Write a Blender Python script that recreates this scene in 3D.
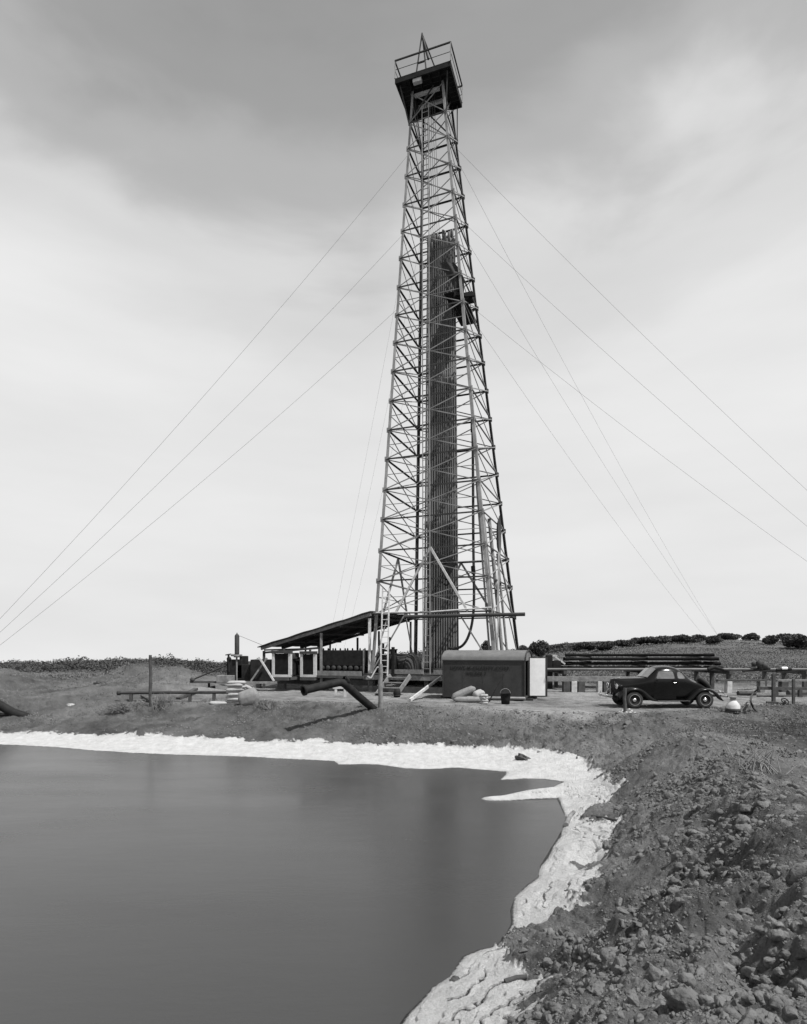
import bpy, bmesh, math, random
import numpy as np
from mathutils import Vector, Matrix

# ------------------------------------------------------------------ reset
for o in list(bpy.data.objects):
    bpy.data.objects.remove(o, do_unlink=True)
sc = bpy.context.scene
col = sc.collection
R = math.radians
random.seed(7)

# ------------------------------------------------------------------ camera
F, HOR, CX, H = 600.0, 650.0, 403.5, 2.33      # focal length in px, horizon row, centre column, eye height
cam_d = bpy.data.cameras.new('camera')
cam = bpy.data.objects.new('camera', cam_d)
col.objects.link(cam)
cam.location = (0, 0, H)
cam.rotation_euler = (R(90), 0, 0)
cam_d.sensor_fit = 'HORIZONTAL'
cam_d.sensor_width = 36
cam_d.lens = 36 * F / 807
cam_d.shift_y = (HOR - 512) / 807
cam_d.clip_start = 0.05
cam_d.clip_end = 8000
sc.camera = cam

# ------------------------------------------------------------------ world, sun, exposure
SUN_EL = R(60)
SUN_DIR = Vector((0.78, -0.62, 0)).normalized()          # towards the sun, on the ground plan
SUN_AZ = math.atan2(SUN_DIR.x, SUN_DIR.y)               # clockwise from +Y
world = bpy.data.worlds.new('World')
sc.world = world
world.use_nodes = True
wn, wl = world.node_tree.nodes, world.node_tree.links
wn.clear()
w_out = wn.new('ShaderNodeOutputWorld')
w_bg = wn.new('ShaderNodeBackground')
w_bg.inputs['Strength'].default_value = 0.085
sky = wn.new('ShaderNodeTexSky')
sky.sky_type = 'NISHITA'
sky.sun_disc = False
sky.sun_elevation = SUN_EL
sky.sun_rotation = SUN_AZ
sky.dust_density = 2.0
bw = wn.new('ShaderNodeRGBToBW')
wl.new(sky.outputs['Color'], bw.inputs['Color'])
tc = wn.new('ShaderNodeTexCoord')
sep = wn.new('ShaderNodeSeparateXYZ')
wl.new(tc.outputs['Generated'], sep.inputs[0])
# thin high cloud: dense towards the horizon, torn overhead
mp = wn.new('ShaderNodeMapping')
mp.inputs['Rotation'].default_value = (R(18), R(-12), R(10))
mp.inputs['Scale'].default_value = (1.0, 1.0, 2.6)
wl.new(tc.outputs['Generated'], mp.inputs['Vector'])
nz = wn.new('ShaderNodeTexNoise')
nz.inputs['Scale'].default_value = 2.3
nz.inputs['Detail'].default_value = 9
nz.inputs['Roughness'].default_value = 0.5
nz.inputs['Distortion'].default_value = 0.35
wl.new(mp.outputs[0], nz.inputs['Vector'])

def wmath(op, a, b=None, c=None, clamp=False):
    n = wn.new('ShaderNodeMath'); n.operation = op; n.use_clamp = clamp
    for i, v in enumerate((a, b, c)):
        if v is None: continue
        if isinstance(v, (int, float)): n.inputs[i].default_value = v
        else: wl.new(v, n.inputs[i])
    return n.outputs[0]

def wramp(v, stops, interp='EASE'):
    n = wn.new('ShaderNodeValToRGB'); n.color_ramp.interpolation = interp
    e = n.color_ramp.elements
    e[0].position, e[0].color = stops[0][0], (stops[0][1],) * 3 + (1,)
    e[1].position, e[1].color = stops[-1][0], (stops[-1][1],) * 3 + (1,)
    for p, c in stops[1:-1]:
        k = e.new(p); k.color = (c,) * 3 + (1,)
    wl.new(v, n.inputs[0])
    return n.outputs[0]
# cloud cover as a function of elevation (z of the direction), broken up by the noise
zz = wmath('ADD', sep.outputs['Z'], wmath('MULTIPLY', wmath('SUBTRACT', nz.outputs['Fac'], 0.5), 0.42))
xz = wmath('ADD', zz, wmath('MULTIPLY', wmath('ABSOLUTE', wmath('ADD', sep.outputs['X'], 0.05)), -0.16))
cover = wramp(xz, [(0.0, 1.0), (0.34, 0.99), (0.49, 0.84), (0.60, 0.50), (0.70, 0.34), (0.84, 0.22), (1.0, 0.12)])
nz2 = wn.new('ShaderNodeTexNoise')
nz2.inputs['Scale'].default_value = 4.5
nz2.inputs['Detail'].default_value = 8
mp2 = wn.new('ShaderNodeMapping'); mp2.inputs['Rotation'].default_value = (0, R(14), R(20)); mp2.inputs['Scale'].default_value = (0.55, 0.55, 2.4)
wl.new(tc.outputs['Generated'], mp2.inputs['Vector'])
wl.new(mp2.outputs[0], nz2.inputs['Vector'])
cl_l = wmath('MULTIPLY_ADD', nz2.outputs['Fac'], 1.9, 6.95)       # cloud radiance before strength
mix = wn.new('ShaderNodeMix')
mix.data_type = 'FLOAT'
wl.new(cover, mix.inputs[0])
wl.new(wmath('MULTIPLY', bw.outputs[0], 0.85), mix.inputs[2])
wl.new(cl_l, mix.inputs[3])
wl.new(mix.outputs[0], w_bg.inputs['Color'])
wl.new(w_bg.outputs[0], w_out.inputs['Surface'])

sun_d = bpy.data.lights.new('sun', 'SUN')
sun_d.energy = 5.0
sun_d.angle = R(0.55)
sun_d.color = (1, 0.995, 0.985)
sun = bpy.data.objects.new('sun', sun_d)
col.objects.link(sun)
sd = Vector((SUN_DIR.x * math.cos(SUN_EL), SUN_DIR.y * math.cos(SUN_EL), math.sin(SUN_EL)))
sun.rotation_euler = sd.to_track_quat('Z', 'Y').to_euler()
sun.location = sd * 60

vs = sc.view_settings
sc.display_settings.display_device = 'sRGB'
vs.view_transform = 'Standard'
vs.look = 'None'
vs.exposure = 0.26
vs.gamma = 1
vs.use_curve_mapping = False

# ------------------------------------------------------------------ naming helpers
def tag(o, label=None, cat=None, group=None, kind=None):
    if label: o['label'] = label
    if cat: o['category'] = cat
    if group: o['group'] = group
    if kind: o['kind'] = kind
    return o

def empty(name, loc=(0, 0, 0), rz=0.0, label=None, cat=None, group=None):
    o = bpy.data.objects.new(name, None)
    o.empty_display_size = 0.2
    o.location = loc
    o.rotation_euler = (0, 0, rz)
    col.objects.link(o)
    return tag(o, label, cat, group)

def copy_tree(o, parent=None):
    c = o.copy()
    col.objects.link(c)
    c.parent = parent
    for ch in [k for k in bpy.data.objects if k.parent == o]:
        copy_tree(ch, c)
    return c

# ------------------------------------------------------------------ materials
def gmat(name, val, rough=0.8, metal=0.0, var=0.25, scale=6.0, bump=0.0, bscale=40.0, spec=0.3, coat=0.0):
    """grey procedural surface: large and small noise vary the colour, noise drives roughness and bump"""
    m = bpy.data.materials.new(name)
    m.use_nodes = True
    n, l = m.node_tree.nodes, m.node_tree.links
    p = n['Principled BSDF']
    p.inputs['Roughness'].default_value = rough
    p.inputs['Metallic'].default_value = metal
    p.inputs['Specular IOR Level'].default_value = spec
    p.inputs['Coat Weight'].default_value = coat
    t = n.new('ShaderNodeTexCoord')
    a = n.new('ShaderNodeTexNoise'); a.inputs['Scale'].default_value = scale
    a.inputs['Detail'].default_value = 8; a.inputs['Roughness'].default_value = 0.65
    l.new(t.outputs['Object'], a.inputs['Vector'])
    r = n.new('ShaderNodeValToRGB')
    lo, hi = val * (1 - var), val * (1 + var)
    r.color_ramp.elements[0].position = 0.3; r.color_ramp.elements[0].color = (lo, lo, lo, 1)
    r.color_ramp.elements[1].position = 0.7; r.color_ramp.elements[1].color = (hi, hi, hi, 1)
    l.new(a.outputs['Fac'], r.inputs[0])
    l.new(r.outputs[0], p.inputs['Base Color'])
    if bump:
        b = n.new('ShaderNodeTexNoise'); b.inputs['Scale'].default_value = bscale
        b.inputs['Detail'].default_value = 6
        l.new(t.outputs['Object'], b.inputs['Vector'])
        bp = n.new('ShaderNodeBump'); bp.inputs['Strength'].default_value = bump
        bp.inputs['Distance'].default_value = 0.02
        l.new(b.outputs['Fac'], bp.inputs['Height'])
        l.new(bp.outputs[0], p.inputs['Normal'])
    return m

M = {}
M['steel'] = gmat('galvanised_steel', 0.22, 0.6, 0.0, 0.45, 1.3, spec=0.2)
M['steel_dark'] = gmat('weathered_and_shaded_steel', 0.045, 0.7, 0.0, 0.45, 2.0, spec=0.15)  # also for derrick girts and back legs, with their shade in the colour
M['iron'] = gmat('black_iron', 0.016, 0.7, 0.0, 0.5, 4.0, spec=0.12)
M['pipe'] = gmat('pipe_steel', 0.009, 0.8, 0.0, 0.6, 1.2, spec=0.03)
M['pipe_bright'] = gmat('pale_pipe_steel', 0.10, 0.5, 0.0, 0.4, 1.2)  # pale copy of the pipe steel; gives the upright bundle its highlights
M['wood'] = gmat('weathered_timber', 0.17, 0.9, 0.0, 0.4, 5.0, 0.4, 60)
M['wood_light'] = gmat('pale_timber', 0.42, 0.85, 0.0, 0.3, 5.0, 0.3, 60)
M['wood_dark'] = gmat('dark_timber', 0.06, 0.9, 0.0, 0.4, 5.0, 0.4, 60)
M['white'] = gmat('white_paint', 0.78, 0.6, 0.0, 0.08, 4.0)
M['white_dirty'] = gmat('stained_white_paint', 0.45, 0.7, 0.0, 0.2, 5.0)
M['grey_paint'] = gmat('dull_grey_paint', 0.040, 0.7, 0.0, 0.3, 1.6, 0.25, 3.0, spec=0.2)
M['roof_paint'] = gmat('grey_roof_paint', 0.12, 0.7, 0.0, 0.2, 3.0)  # lighter grey than the tool house walls
M['letter'] = gmat('black_lettering_paint', 0.012, 0.7)
M['dark'] = gmat('interior_shade', 0.02, 0.9)  # near-black standing in for shade indoors
M['sheet'] = gmat('corrugated_sheet', 0.10, 0.6, 0.0, 0.4, 1.5)
M['sack'] = gmat('paper_sack', 0.30, 0.9, 0.0, 0.15, 6.0, 0.4, 25)
M['burlap'] = gmat('burlap', 0.19, 0.95, 0.0, 0.2, 8.0, 0.6, 60)
M['canvas'] = gmat('dark_canvas', 0.035, 0.95, 0.0, 0.3, 3.0, 0.4, 20)
M['car'] = gmat('black_car_enamel', 0.006, 0.2, 0.0, 0.2, 3.0, spec=0.28)
M['tyre'] = gmat('tyre_rubber', 0.03, 0.8, 0.0, 0.3, 9.0)
M['chrome'] = gmat('chrome', 0.7, 0.18, 1.0, 0.05, 3.0)
M['glass'] = gmat('window_glass', 0.24, 0.08, 0.7, 0.35, 2.0, spec=0.8)
M['trunk'] = gmat('tree_bark', 0.10, 0.95, 0.0, 0.3, 8.0, 0.4, 30)
M['leaf'] = gmat('oak_leaves', 0.045, 0.8, 0.0, 0.55, 0.9)
M['brush'] = gmat('brush_leaves', 0.06, 0.9, 0.0, 0.5, 0.12)
M['leaf_pale'] = gmat('dry_brush_leaves', 0.085, 0.9, 0.0, 0.5, 0.7)
M['grass'] = gmat('dry_grass_blades', 0.125, 0.9, 0.0, 0.5, 0.25)
M['tuft'] = gmat('bank_grass_tufts', 0.15, 0.95, 0.0, 0.6, 1.5)
M['twig'] = gmat('dead_twigs', 0.16, 0.9, 0.0, 0.5, 4.0)
M['stone'] = gmat('dark_wet_stone', 0.05, 0.7, 0.0, 0.4, 5.0, 0.5, 20)
M['pebble'] = gmat('white_limestone', 0.5, 0.9, 0.0, 0.15, 8.0)
M['wire'] = gmat('wire_rope', 0.07, 0.6)
M['rubber'] = gmat('black_rubber_hose', 0.018, 0.6)

# ------------------------------------------------------------------ mesh builder
class MB:
    def __init__(self):
        self.v, self.f, self.s = [], [], []
    def add(self, vs_, fs, smooth=False):
        b = len(self.v)
        self.v += [tuple(p) for p in vs_]
        self.f += [tuple(i + b for i in q) for q in fs]
        self.s += [smooth] * len(fs)
        return self
    def prism(self, p, q, prof, u, v, smooth=False, prof2=None):
        """extrude a closed 2-D profile (in axes u, v) from p to q"""
        p, q = Vector(p), Vector(q)
        prof2 = prof2 or prof
        n = len(prof)
        a = [p + u * x + v * y for x, y in prof]
        b = [q + u * x + v * y for x, y in prof2]
        fs = [(i, (i + 1) % n, n + (i + 1) % n, n + i) for i in range(n)]
        self.add(a + b, fs, smooth)
        self.add(a, [tuple(reversed(range(n)))]); self.add(b, [tuple(range(n))])
        return self
    def beam(self, p, q, w, h=None, up=(0, 0, 1)):
        h = h or w
        p, q = Vector(p), Vector(q)
        d = (q - p).normalized()
        up = Vector(up)
        if abs(d.dot(up)) > 0.98: up = Vector((0, 1, 0)) if abs(d.y) < 0.9 else Vector((1, 0, 0))
        u = d.cross(up).normalized(); v = u.cross(d).normalized()
        return self.prism(p, q, [(-w/2, -h/2), (w/2, -h/2), (w/2, h/2), (-w/2, h/2)], u, v)
    def box(self, c, sx, sy, sz, rz=0.0):
        c = Vector(c)
        m = Matrix.Rotation(rz, 3, 'Z')
        vv = [c + m @ Vector((x*sx/2, y*sy/2, z*sz/2)) for x in (-1, 1) for y in (-1, 1) for z in (-1, 1)]
        return self.add(vv, [(0,1,3,2),(4,6,7,5),(0,4,5,1),(2,3,7,6),(0,2,6,4),(1,5,7,3)])
    def tube(self, pts, r, n=8, caps=True):
        pts = [Vector(p) for p in pts]
        rs = r if isinstance(r, (list, tuple)) else [r] * len(pts)
        rings = []
        t0 = (pts[1] - pts[0]).normalized()
        ref = Vector((0, 0, 1)) if abs(t0.z) < 0.9 else Vector((1, 0, 0))
        u = t0.cross(ref).normalized()
        for i, p in enumerate(pts):
            if i == 0: t = pts[1] - pts[0]
            elif i == len(pts) - 1: t = pts[-1] - pts[-2]
            else: t = (pts[i+1] - pts[i]).normalized() + (pts[i] - pts[i-1]).normalized()
            t.normalize()
            u = (u - t * u.dot(t)).normalized(); v = t.cross(u)
            rings.append([p + (u * math.cos(2*math.pi*k/n) + v * math.sin(2*math.pi*k/n)) * rs[i] for k in range(n)])
        vv = [p for ring in rings for p in ring]
        fs = []
        for i in range(len(pts) - 1):
            for k in range(n):
                fs.append((i*n+k, i*n+(k+1) % n, (i+1)*n+(k+1) % n, (i+1)*n+k))
        self.add(vv, fs, True)
        if caps:
            self.add(rings[0], [tuple(reversed(range(n)))]); self.add(rings[-1], [tuple(range(n))])
        return self
    def lathe(self, prof, c, axis=(0, 0, 1), n=20):
        """revolve (radius, height) pairs about an axis through c"""
        c, ax = Vector(c), Vector(axis).normalized()
        ref = Vector((0, 0, 1)) if abs(ax.z) < 0.9 else Vector((1, 0, 0))
        u = ax.cross(ref).normalized(); v = ax.cross(u)
        vv = []
        for r_, h_ in prof:
            for k in range(n):
                a = 2*math.pi*k/n
                vv.append(c + ax*h_ + (u*math.cos(a) + v*math.sin(a))*max(r_, 1e-4))
        fs = []
        for i in range(len(prof) - 1):
            for k in range(n):
                fs.append((i*n+k, i*n+(k+1) % n, (i+1)*n+(k+1) % n, (i+1)*n+k))
        return self.add(vv, fs, True)
    def build(self, name, mat, parent=None, bevel=0.0, world_coords=False, fix=True):
        me = bpy.data.meshes.new(name)
        me.from_pydata(self.v, [], self.f)
        me.polygons.foreach_set('use_smooth', self.s)
        me.materials.append(mat)
        if fix or bevel:
            bm = bmesh.new(); bm.from_mesh(me)
            if bevel:
                bmesh.ops.remove_doubles(bm, verts=bm.verts, dist=1e-5)
                bmesh.ops.bevel(bm, geom=bm.edges[:], offset=bevel, segments=2, profile=0.6, affect='EDGES', clamp_overlap=True)
            bmesh.ops.recalc_face_normals(bm, faces=bm.faces)
            bm.to_mesh(me); bm.free()
        me.update()
        o = bpy.data.objects.new(name, me)
        col.objects.link(o)
        if parent:
            o.parent = parent
            if world_coords:
                o.matrix_parent_inverse = Matrix.Translation(-Vector(parent.location))
        return o

def at(px, py, Y):
    return Vector(((px - CX) / F * Y, Y, H - (py - HOR) / F * Y))

# ------------------------------------------------------------------ noise
def _hash(ix, iy, seed):
    h = (ix.astype(np.int64) * 374761393 + iy.astype(np.int64) * 668265263 + seed * 1442695041) & 0xFFFFFFFF
    h = ((h ^ (h >> 13)) * 1274126177) & 0xFFFFFFFF
    h = h ^ (h >> 16)
    return (h & 0xFFFF) / 65535.0
def vnoise(x, y, seed=0):
    ix, iy = np.floor(x), np.floor(y)
    fx, fy = x - ix, y - iy
    fx = fx*fx*fx*(fx*(fx*6-15)+10); fy = fy*fy*fy*(fy*(fy*6-15)+10)
    a = _hash(ix, iy, seed); b = _hash(ix+1, iy, seed); c = _hash(ix, iy+1, seed); d = _hash(ix+1, iy+1, seed)
    return (a*(1-fx)+b*fx)*(1-fy) + (c*(1-fx)+d*fx)*fy - 0.5
def fbm(x, y, oct=5, seed=0, gain=0.5, lac=2.03):
    s = np.zeros_like(x); a = 1.0
    for i in range(oct):
        s += a * vnoise(x, y, seed + i*17)
        x, y = x*lac*0.8 - y*lac*0.6, x*lac*0.6 + y*lac*0.8
        a *= gain
    return s
def worley(x, y, seed=0):
    """F1 and F2 distances and the id of the nearest cell"""
    ix, iy = np.floor(x), np.floor(y)
    f1 = np.full(x.shape, 9.0); f2 = np.full(x.shape, 9.0); idn = np.zeros(x.shape)
    for dx in (-1, 0, 1):
        for dy in (-1, 0, 1):
            cx_, cy_ = ix+dx, iy+dy
            px_ = cx_ + 0.1 + 0.8*_hash(cx_, cy_, seed); py_ = cy_ + 0.1 + 0.8*_hash(cx_, cy_, seed+5)
            d = np.hypot(x-px_, y-py_)
            near = d < f1
            f2 = np.where(near, f1, np.minimum(f2, d))
            idn = np.where(near, _hash(cx_, cy_, seed+9), idn)
            f1 = np.where(near, d, f1)
    return f1, f2, idn
def sstep(a, b, x):
    t = np.clip((x-a)/(b-a), 0, 1)
    return t*t*(3-2*t)
def poly_dist(X, Y, P):
    """signed distance to a closed polygon, negative inside"""
    d = np.full(X.shape, 1e9); inside = np.zeros(X.shape, bool)
    n = len(P)
    for i in range(n):
        x0, y0 = P[i]; x1, y1 = P[(i+1) % n]
        ex, ey = x1-x0, y1-y0
        t = np.clip(((X-x0)*ex + (Y-y0)*ey) / (ex*ex+ey*ey+1e-12), 0, 1)
        d = np.minimum(d, (X-x0-t*ex)**2 + (Y-y0-t*ey)**2)
        c = ((y0 > Y) != (y1 > Y)) & (X < (x1-x0)*(Y-y0)/((y1-y0) if y1 != y0 else 1e-12) + x0)
        inside ^= c
    d = np.sqrt(d)
    return np.where(inside, -d, d)
def line_dist(X, Y, P):
    """distance to a polyline of (x, y, height) and the height at the nearest point"""
    d = np.full(X.shape, 1e9); hh = np.zeros(X.shape)
    for (x0, y0, h0), (x1, y1, h1) in zip(P[:-1], P[1:]):
        ex, ey = x1-x0, y1-y0
        t = np.clip(((X-x0)*ex + (Y-y0)*ey) / (ex*ex+ey*ey), 0, 1)
        q = (X-x0-t*ex)**2 + (Y-y0-t*ey)**2
        hh = np.where(q < d, h0+(h1-h0)*t, hh); d = np.minimum(d, q)
    return np.sqrt(d), hh

# ------------------------------------------------------------------ terrain
WZ = -1.10                                             # water level; the drilling pad is z = 0
def wpt(px, py):
    Y = F*(H-WZ)/(py-HOR)
    return ((px-CX)/F*Y, Y)
SHORE = [wpt(*p) for p in [(-60,742),(0,744.5),(50,747),(99,751),(149,754),(198,755.5),(250,757),(300,759.5),(334,761),(338,764.5),(377,764.5),
    (406,768.5),(430,769),(458,768),(486,770),(505,772),(504,775),(499,780),(512,780),(525,779),(545,779.5),(563,782),(550,788),(527,790),(500,796),
    (484,797.2),(481,798.4),(480.5,799.6),(485,800.6),(505,801),(540,799.5),(557,799),(561,808),(566,818),(564,826),(558,837),(551,848),(540,866),(538,877),(527,885),(515,897),(510,911),
    (511,925),(503,938),(496,946),(478,950),(462,957),(450,977),(432,988),(420,1001),(406,1015),(400,1024)]]
SHORE += [(-0.5,4.9),(-1.6,4.4),(-4,3.9),(-9,3.6),(-16,4.5),(-22,8),(-25,13),(-23,18),(-19,21)]
CREST = [(-5,-1.5,.7),(-1,-0.6,.75),(0.9,1.2,.75),(1.9,3.2,.66),(3.0,5.5,.60),(4.2,8.5,.55),(5.2,11.0,.46),(6.0,13,.36),(6.6,15.5,.27),(6.6,18.3,.2)]
RIDGE = [(-6,25.5,.06),(-1,24.2,.10),(2.5,22.5,.14),(5.0,20.6,.22),(6.6,19.6,.28),(9,19.6,.22),(12,20.4,.40),(14.2,20.6,.42),(19,20,.2)]

def base_height(X, Y):
    X, Y = np.asarray(X, float), np.asarray(Y, float)
    r = np.hypot(X, Y)
    d = poly_dist(X, Y, SHORE)
    far = sstep(13.5, 17.5, Y)
    dd = np.maximum(d, 0)
    steep = 0.30*dd + 0.42*np.maximum(dd-1.0, 0)
    gentle = 0.13*dd + 0.10*np.maximum(dd-2.0, 0) + 0.05*np.maximum(dd-4.0, 0)
    bank = WZ + np.where(d < 0, 0.32*np.maximum(d, -2.5), steep*(1-far) + gentle*far)
    c1, h1 = line_dist(X, Y, CREST)
    c2, h2 = line_dist(X, Y, RIDGE)
    outer = sstep(-0.2, 0.6, X-np.interp(Y, [p[1] for p in CREST], [p[0] for p in CREST]))
    top = np.maximum(h1*(1-sstep(0.1, 2.7+1.3*outer, c1)), h2*(1-sstep(0.1, 1.7, c2)))
    # low hollow behind the bank on the right, mounds on the left, hill to the right, gentle fall to the left
    top = top - 0.12*sstep(2, 4, X-4.5)*(1-sstep(15, 18, Y))
    hill = 4.0*sstep(44, 118, Y)*sstep(-5, 42, X-0.12*Y) + 1.2*sstep(110, 200, Y)*sstep(0, 60, X)
    low = -2.7*sstep(35, 120, Y)*(1-sstep(-35, 10, X)) + 0.9*np.exp(-((X+62)/26)**2-((Y-135)/30)**2)
    mound = 1.2*np.exp(-((X+15.5)/2.8)**2-((Y-40)/3)**2) + 1.3*np.exp(-((X+19.5)/3.0)**2-((Y-45)/3)**2) \
        + 1.0*np.exp(-((X+26)/3.0)**2-((Y-38)/4)**2) + 0.55*np.exp(-((X+13)/4.0)**2-((Y-31)/2)**2)*1.0
    rough = fbm(X*0.12, Y*0.12, 3, 3)*0.35*sstep(30, 60, r) + fbm(X*0.5, Y*0.5, 3, 8)*0.30*sstep(27, 31, Y)*(1-sstep(-14, -9, X))
    top = top + hill + low + mound + rough - 0.035*np.maximum(r-175-60*sstep(0, 80, X), 0)
    k = 0.25
    hmix = np.clip(0.5+0.5*(top-bank)/k, 0, 1)
    return top*(1-hmix) + bank*hmix - k*hmix*(1-hmix)

def gz(x, y):
    return float(base_height(np.array([x]), np.array([y]))[0])
def hit(px, py, y0=2.0, y1=120.0):
    """the ground point that the pixel's ray first meets"""
    Y = np.exp(np.linspace(math.log(y0), math.log(y1), 4000))
    X = (px-CX)/F*Y; Z = H-(py-HOR)/F*Y
    b = base_height(X, Y) >= Z
    i = int(np.argmax(b)) if b.any() else len(Y)-1
    return Vector((X[i], Y[i], Z[i]))

SALT_PX = [(-80,731),(0,733),(60,733),(120,735),(200,738),(300,741),(400,745),(460,747),(516,750),(567,754),(594,760),(602,769),(610,778),(614,787),(617,798),
    (598,808),(595,816),(616,820),(617,829),(609,843),(580,860),(571,869),(601,873),(594,887),(587,906),(572,917),(550,924),(527,934),(507,938),(503,944),(504,948),
    (527,965),(552,977),(538,988),(527,1005),(521,1024)]
SALT = [tuple(hit(*p)[:2]) for p in SALT_PX] + [(0.6,3.2),(-2,2.6),(-9,2.2),(-18,3),(-25,6),(-28,14),(-24,21)]

def terrain():
    ang = np.concatenate([np.arange(-180, -75, 3.0), np.arange(-75, -38, 0.35), np.arange(-38, -6, 0.16), np.arange(-6, 38, 0.09), np.arange(38, 75, 0.35), np.arange(75, 180, 3.0)])
    rad = np.concatenate([[0.02, 0.3, 0.6, 0.9, 1.2], np.exp(np.arange(math.log(1.5), math.log(2.4), 0.006)), np.exp(np.arange(math.log(2.4), math.log(12), 0.0024)), np.exp(np.arange(math.log(12), math.log(30), 0.0042)), np.exp(np.arange(math.log(30), math.log(160), 0.012)), np.exp(np.arange(math.log(160), math.log(4500), 0.08))])
    A, Rr = np.meshgrid(np.radians(ang), rad, indexing='xy')
    X, Y = (Rr*np.sin(A)), (Rr*np.cos(A))
    nr, na = X.shape
    x, y = X.ravel(), Y.ravel()
    r = np.hypot(x, y)
    z = base_height(x, y)
    salt = np.zeros_like(x); tone = np.full_like(x, 0.2)
    n = r < 75
    xn, yn = x[n], y[n]
    d = poly_dist(xn, yn, SHORE)
    sdist = poly_dist(xn, yn, SALT)
    land = sstep(-0.15, 0.25, d)
    w1, w2 = fbm(xn*1.3, yn*1.3, 4, 31), fbm(xn*1.3, yn*1.3, 4, 41)
    sj = -sdist + w1*0.42*np.clip(sstep(5, 14, yn)*0.6+0.4, 0, 1) + 0.32*fbm(xn*6, yn*6, 5, 61, 0.65)
    s = sstep(-0.10, 0.12, sj)
    # ---- roughness masks
    c1, _ = line_dist(xn, yn, CREST); c2, _ = line_dist(xn, yn, RIDGE)
    berm = (1-sstep(3.0, 4.6, c1))
    ridge = (1-sstep(1.2, 2.2, c2))
    bankf = (1-sstep(5.0, 6.5, d))*sstep(14, 17, yn)
    clod = np.clip(np.maximum(berm, 0.55*ridge), 0, 1)*(1-s)
    left = sstep(24, 27, yn)*(1-sstep(58, 72, yn))*(1-sstep(-13, -9, xn))
    clod = np.maximum(clod, np.maximum(0.85*bankf, 0.8*left)*(1-s))*land
    patch = 0.35 + 0.65*sstep(-0.14, 0.20, fbm(xn*0.8, yn*0.8, 3, 91))
    right_slope = sstep(0.4, 1.4, (xn - np.interp(yn, [p[1] for p in CREST], [p[0] for p in CREST])))*(yn > 1)
    add = np.zeros_like(xn)
    m = clod > 0.02
    far_soft = 1-0.25*sstep(9, 16, r[n])
    for sc_, amp, sd_ in ((0.62, 0.07, 6), (0.36, 0.065, 1), (0.20, 0.052, 2), (0.11, 0.036, 3), (0.058, 0.021, 4), (0.03, 0.009, 5)):
        mm = m & (r[n] < ((75 if sc_ > 0.3 else 40) if sc_ > 0.1 else (18 if sc_ > 0.05 else 8)))
        xa, ya = xn[mm], yn[mm]
        u1 = fbm(xa/sc_*0.9, ya/sc_*0.9, 3, 200+sd_); u2 = fbm(xa/sc_*0.9+31, ya/sc_*0.9, 3, 210+sd_)
        f1, f2, idn = worley(xa/sc_+0.75*u1, ya/sc_+0.75*u2, sd_*7)
        lump = np.clip(1-(f1/0.75)**2, 0, 1)*(0.25+0.75*idn)*(0.55+0.45*sstep(0, 0.3, f2-f1))
        mod = sstep(-0.25, 0.25, fbm(xa*0.9/(sc_+0.3), ya*0.9/(sc_+0.3), 3, 230+sd_))
        add[mm] += amp*lump*clod[mm]*(0.25+0.75*patch[mm])*(1+1.2*sstep(13, 18, ya)*(1 if sc_ < 0.4 else 0.4))*(0.2+1.1*mod)*(1-0.4*right_slope[mm])*far_soft[mm]
    add += clod*(0.17*fbm(xn*0.9, yn*0.9, 4, 71) + 0.07*(0.3-np.abs(fbm(xn*2.6, yn*2.6, 5, 72, 0.55))) + 0.035*fbm(xn*7, yn*7, 5, 73, 0.5))*far_soft
    # gullies combed down the outer slope of the bank
    cr = (xn*0.9+yn*0.45)
    add += right_slope*berm*(0.07*fbm((yn-0.5*xn)*3.2, cr*0.7, 4, 77) + 0.03*fbm((yn-0.5*xn)*11, cr*2.0, 3, 78))
    for (hx, hy, hr, hd) in ((2.95, 6.2, .42, .30), (2.35, 4.2, .34, .30), (2.05, 3.45, .30, .22), (3.9, 7.4, .35, .2), (3.1, 9.4, .4, .2), (1.75, 4.9, .25, .14)):
        rr = np.hypot(xn-hx+0.35*w1, (yn-hy)*0.8+0.35*w2)
        add -= hd*(1-sstep(0.3*hr, 1.3*hr, rr))
    # ---- pad, far ground
    pad = (1-clod)*(1-s)*land
    add += pad*(0.035*fbm(xn*1.1, yn*1.1, 4, 51) + 0.016*fbm(xn*6, yn*6, 3, 52))
    brush = sstep(32, 50, yn)
    add += pad*brush*0.25*fbm(xn*0.7, yn*0.7, 4, 57)
    # ---- cracked, stepped salt crust
    dw = d + 0.35*fbm(xn*1.6, yn*1.6, 4, 81) + 0.05*fbm(xn*8, yn*8, 3, 82)
    st = dw/0.27
    fr = st-np.floor(st)
    broken = sstep(-0.12, 0.12, fbm(xn*1.9, yn*1.9, 3, 85))
    near = 1-sstep(12, 17, yn)
    step = (sstep(0.0, 0.06, fr)-fr)*0.040*broken*near
    lump_s = 0.045*fbm(xn*2.2, yn*2.2, 4, 83) + 0.018*fbm(xn*9, yn*9, 4, 84)*(0.4+0.6*sstep(0.3, 1.2, d))
    groove = np.exp(-((fr-0.5)*0.27/0.012)**2)*sstep(-0.14, -0.04, fbm(xn*1.1+7, yn*1.1, 3, 86))*near*sstep(0.1, 0.2, d)
    crack = -0.03*groove
    add += s*land*(step + crack + lump_s*sstep(0.0, 0.35, d))
    z[n] += add*sstep(-0.05, 0.12, d)
    salt[n] = s*np.clip(1 - 0.0*d, 0, 1)
    # ---- soil colour (dry pad dust is pale, dug clay darker, grass and brush darker still)
    t = np.full_like(xn, 0.108) + 0.042*berm*(1-s)
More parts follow.
